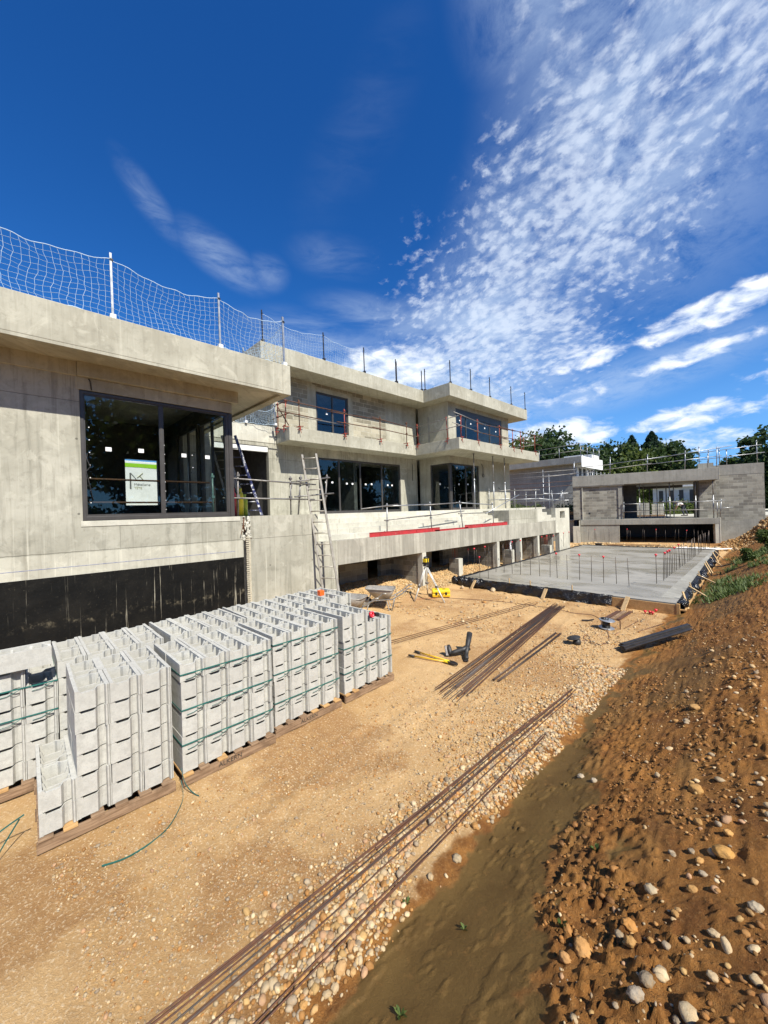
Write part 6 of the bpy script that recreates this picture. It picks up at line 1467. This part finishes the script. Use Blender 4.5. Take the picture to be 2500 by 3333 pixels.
# boards and flat steels near the reel
def plank(p, q, w_, lb, mat='wood_old', th=.03, z=.02, z2=None, cat='plank', name='plank', grp=None):
    p = Vector((*p, z+th/2)); q = Vector((*q, (z if z2 is None else z2)+th/2)); x = (q-p).normalized(); s = Vector((-x.y, x.x, 0)); u_ = x.cross(s)
    vs = [c_+s*(w_/2*a)+u_*(th/2*b_) for c_ in (p, q) for a, b_ in ((-1, -1), (1, -1), (1, 1), (-1, 1))]
    o_ = MB().add(vs, [(3, 2, 1, 0), (4, 5, 6, 7), (0, 1, 5, 4), (1, 2, 6, 5), (2, 3, 7, 6), (3, 0, 4, 7)]).build(name, mat, None, .003); tag(o_, lb, cat, grp)
plank((-3.10, 10.80), (-3.05, 11.75), .10, 'left one of three dark boards lying near the cable reel', 'rusty_steel', .02)
plank((-2.97, 10.85), (-2.93, 11.85), .10, 'middle one of three dark boards lying near the cable reel', 'wood_old', .02)
plank((-2.84, 10.88), (-2.80, 11.9), .09, 'right one of three dark boards lying near the cable reel', 'rusty_steel', .02)
for i in range(9):
    xo = (-.13, -.04, .05, -.09, .0, .09, -.05, .04, 0)[i]; lv = (0, 0, 0, 1, 1, 1, 2, 2, 3)[i]
    plank((-2.19+xo*.6+random.uniform(-.02, .02), 8.62-xo*.8+random.uniform(-.05, .05)), (-1.30+xo*.6, 9.80-xo*.8+random.uniform(-.06, .06)), .085, f"{['lowest left', 'lowest middle', 'lowest right', 'second layer left', 'second layer middle', 'second layer right', 'third layer left', 'third layer right', 'topmost'][i]} black steel flat of the pile at the foot of the bank", 'dark_steel', .018, .06+.022*lv, .36+.022*lv, 'steel bar', 'steel_flat', 'black steel flats at the foot of the bank')
tag(MB().tube([(-2.55, 10.2, .012), (-2.46, 11.1, .012)], .008, 6).build('loose_bar', 'rusty_steel'), 'short rusty bar lying right of the three boards', 'rebar')
tag(MB().tube([(-2.28, 10.1, .012), (-1.95, 11.2, .03)], .008, 6).build('loose_bar', 'rusty_steel'), 'thin rusty bar lying towards the slab corner', 'rebar')
for i, (x, y) in enumerate(((-2.40, 12.05), (-2.28, 12.12), (-2.33, 12.0), (-2.5, 12.02))):
    m_ = MB().lathe([(0, .04), (.025, .038), (.04, .02), (.04, .008), (.018, -.01), (.016, -.045), (0, -.045)], (x, y, .05+.05*(i == 1)), 12); tag(m_.build('bar_cap', 'red_plastic'), ['left red cap of the little heap before the formwork', 'upper red cap of the little heap before the formwork', 'front red cap of the little heap before the formwork', 'red cap lying a little apart from the heap'][i], 'cap')
# cable reel
c = Vector((-2.86, 9.98, 0)); tilt = Matrix.Translation(c) @ Matrix.Rotation(R(6), 4, 'Y')
t = thing('cable_reel', 'steel cable reel with dark drum lying flat on the sand', 'cable reel', tuple(c))
for z in (.03, .21): 
    MB().lathe([(.02, 0), (.165, 0), (.172, .006), (.165, .012), (.02, .012)], tilt @ Vector((0, 0, z)), 28, tilt.to_3x3() @ Vector((0, 0, 1))).build('flange', 'galvanised', t)
MB().lathe([(0, .045), (.085, .045), (.085, .21), (0, .21)], c, 20).build('drum', 'black_plastic', t)
MB().lathe([(0, .22), (.055, .22), (.055, .26), (0, .262)], c+Vector((-.05, 0, 0)), 16).build('socket', 'black_plastic', t)
MB().tube([tilt @ Vector(p) for p in [(.02, 0, .22), (.02, 0, .30)]], .012, 6).build('crank', 'dark_steel', t)
MB().tube([tilt @ Vector(p) for p in [(-.05, .12, .02), (.10, .21, .02), (.26, .14, .02), (.26, .10, .05), (.25, .08, .24), (.14, .05, .26)]], .012, 8).build('stand', 'rusty_steel', t)
def cablep(pts, label, mat='cable_dark', r=.007, name='cable'):
    pts = [Vector((*p, r+.004+(p[2] if len(p) > 2 else 0))) if len(p) == 2 else Vector(p) for p in pts]; sm = []
    for i in range(len(pts)-1):
        p0 = pts[max(0, i-1)]; p1 = pts[i]; p2 = pts[i+1]; p3 = pts[min(len(pts)-1, i+2)]
        for k in range(8): tt = k/8; sm.append(.5*((2*p1)+(p2-p0)*tt+(2*p0-5*p1+4*p2-p3)*tt*tt+(3*p1-p0-3*p2+p3)*tt**3))
    sm.append(pts[-1]); tag(MB().tube(sm, r, 6).build(name, mat), label, 'cable')
cablep([(-7.75, 10.25), (-6.9, 10.6), (-6.0, 10.9), (-5.2, 11.0), (-4.4, 10.85, .06), (-3.9, 10.9), (-3.5, 11.0), (-3.2, 10.7), (-3.05, 10.3), (-2.98, 10.1, .05)], 'long dark cable running from the yellow case over the rebars to the reel')
cablep([(-2.80, 9.85, .04), (-2.65, 9.4), (-2.55, 9.0), (-2.65, 8.75), (-2.8, 8.72), (-2.85, 8.85), (-2.95, 9.1), (-3.05, 9.2), (-3.02, 8.95), (-2.9, 8.85), (-2.98, 8.75), (-3.0, 8.60)], 'dark cable looping from the reel to the round black disc')
cablep([(-8.9, 8.0, .02), (-8.6, 8.6, .02), (-8.5, 9.2), (-8.2, 9.7), (-7.9, 10.05)], 'reddish cable on the ground left of the tripod', 'red_clamp', .006)
t = thing('round_cap_stand', 'black round plate propped on a small drum at the end of the cable', 'tool', (-3.02, 8.48, 0))  # black round cap on a small stand, not a grinder
MB().lathe([(0, 0), (.075, 0), (.08, .03), (.07, .10), (0, .11)], (-3.0, 8.50, .003), 18).build('drum', 'black_rubber', t)
MB().lathe([(0, 0), (.13, 0), (.135, .008), (.13, .016), (0, .016)], (-3.05, 8.47, .125), 24, (-.18, -.12, 1)).build('plate', 'black_rubber', t)
t = thing('pliers', 'small dark hand tool lying on the sand near the board pile', 'tool', (-3.42, 10.35, 0))
MB().bar((-3.50, 10.30, .02), (-3.38, 10.38, .02), .05, .03).bar((-3.40, 10.36, .02), (-3.30, 10.55, .025), .022, .02).build('body', 'dark_steel', t)
# pale pipes and planks behind the slab
for i in range(5):
    x = -4.6+i*.42; m_ = MB().tube([(x, 28.2, .12), (x+.25, 29.2, .16), (x+.6+.1*i, 30.4, .12)], .045, 10)
    tag(m_.build('plastic_pipe', 'white_plastic'), f"{['leftmost', 'second', 'third', 'fourth', 'rightmost'][i]} white plastic pipe lying behind the slab", 'pipe', 'white pipes behind the slab')
plank((-8.9, 30.6), (-5.6, 31.4), .18, 'long pale plank lying before the dark cellar opening', 'wood_form', .05, .10)
plank((-8.4, 30.2), (-5.2, 30.9), .16, 'second long plank lying just in front of the first', 'wood_old', .04, .08)
plank((-7.2, 28.6), (-3.8, 29.5), .14, 'reddish plank lying right behind the slab', 'rusty_steel', .04, .06)
t = thing('mason_bucket', 'black mason bucket standing behind the far edge of the slab', 'bucket', (-8.6, 28.9, 0)); MB().lathe([(0, .01), (.15, .01), (.22, .28), (.235, .28), (.235, .30), (.2, .30), (.14, .03)], (-8.6, 28.9, .02), 20).build('bucket', 'black_rubber', t)
t = thing('roof_heap', 'orange tile edged low shed behind the end of the terrace', 'shed', (-13.0, 36, 0)); MB().box(-14.4, -12.2, 35.5, 37, 0, 2.2).build('wall', 'interior_dark', t); MB().box(-14.5, -12.1, 35.4, 37.1, 2.2, 2.45).build('roof', 'orange_plastic' if False else 'wood_form', t)
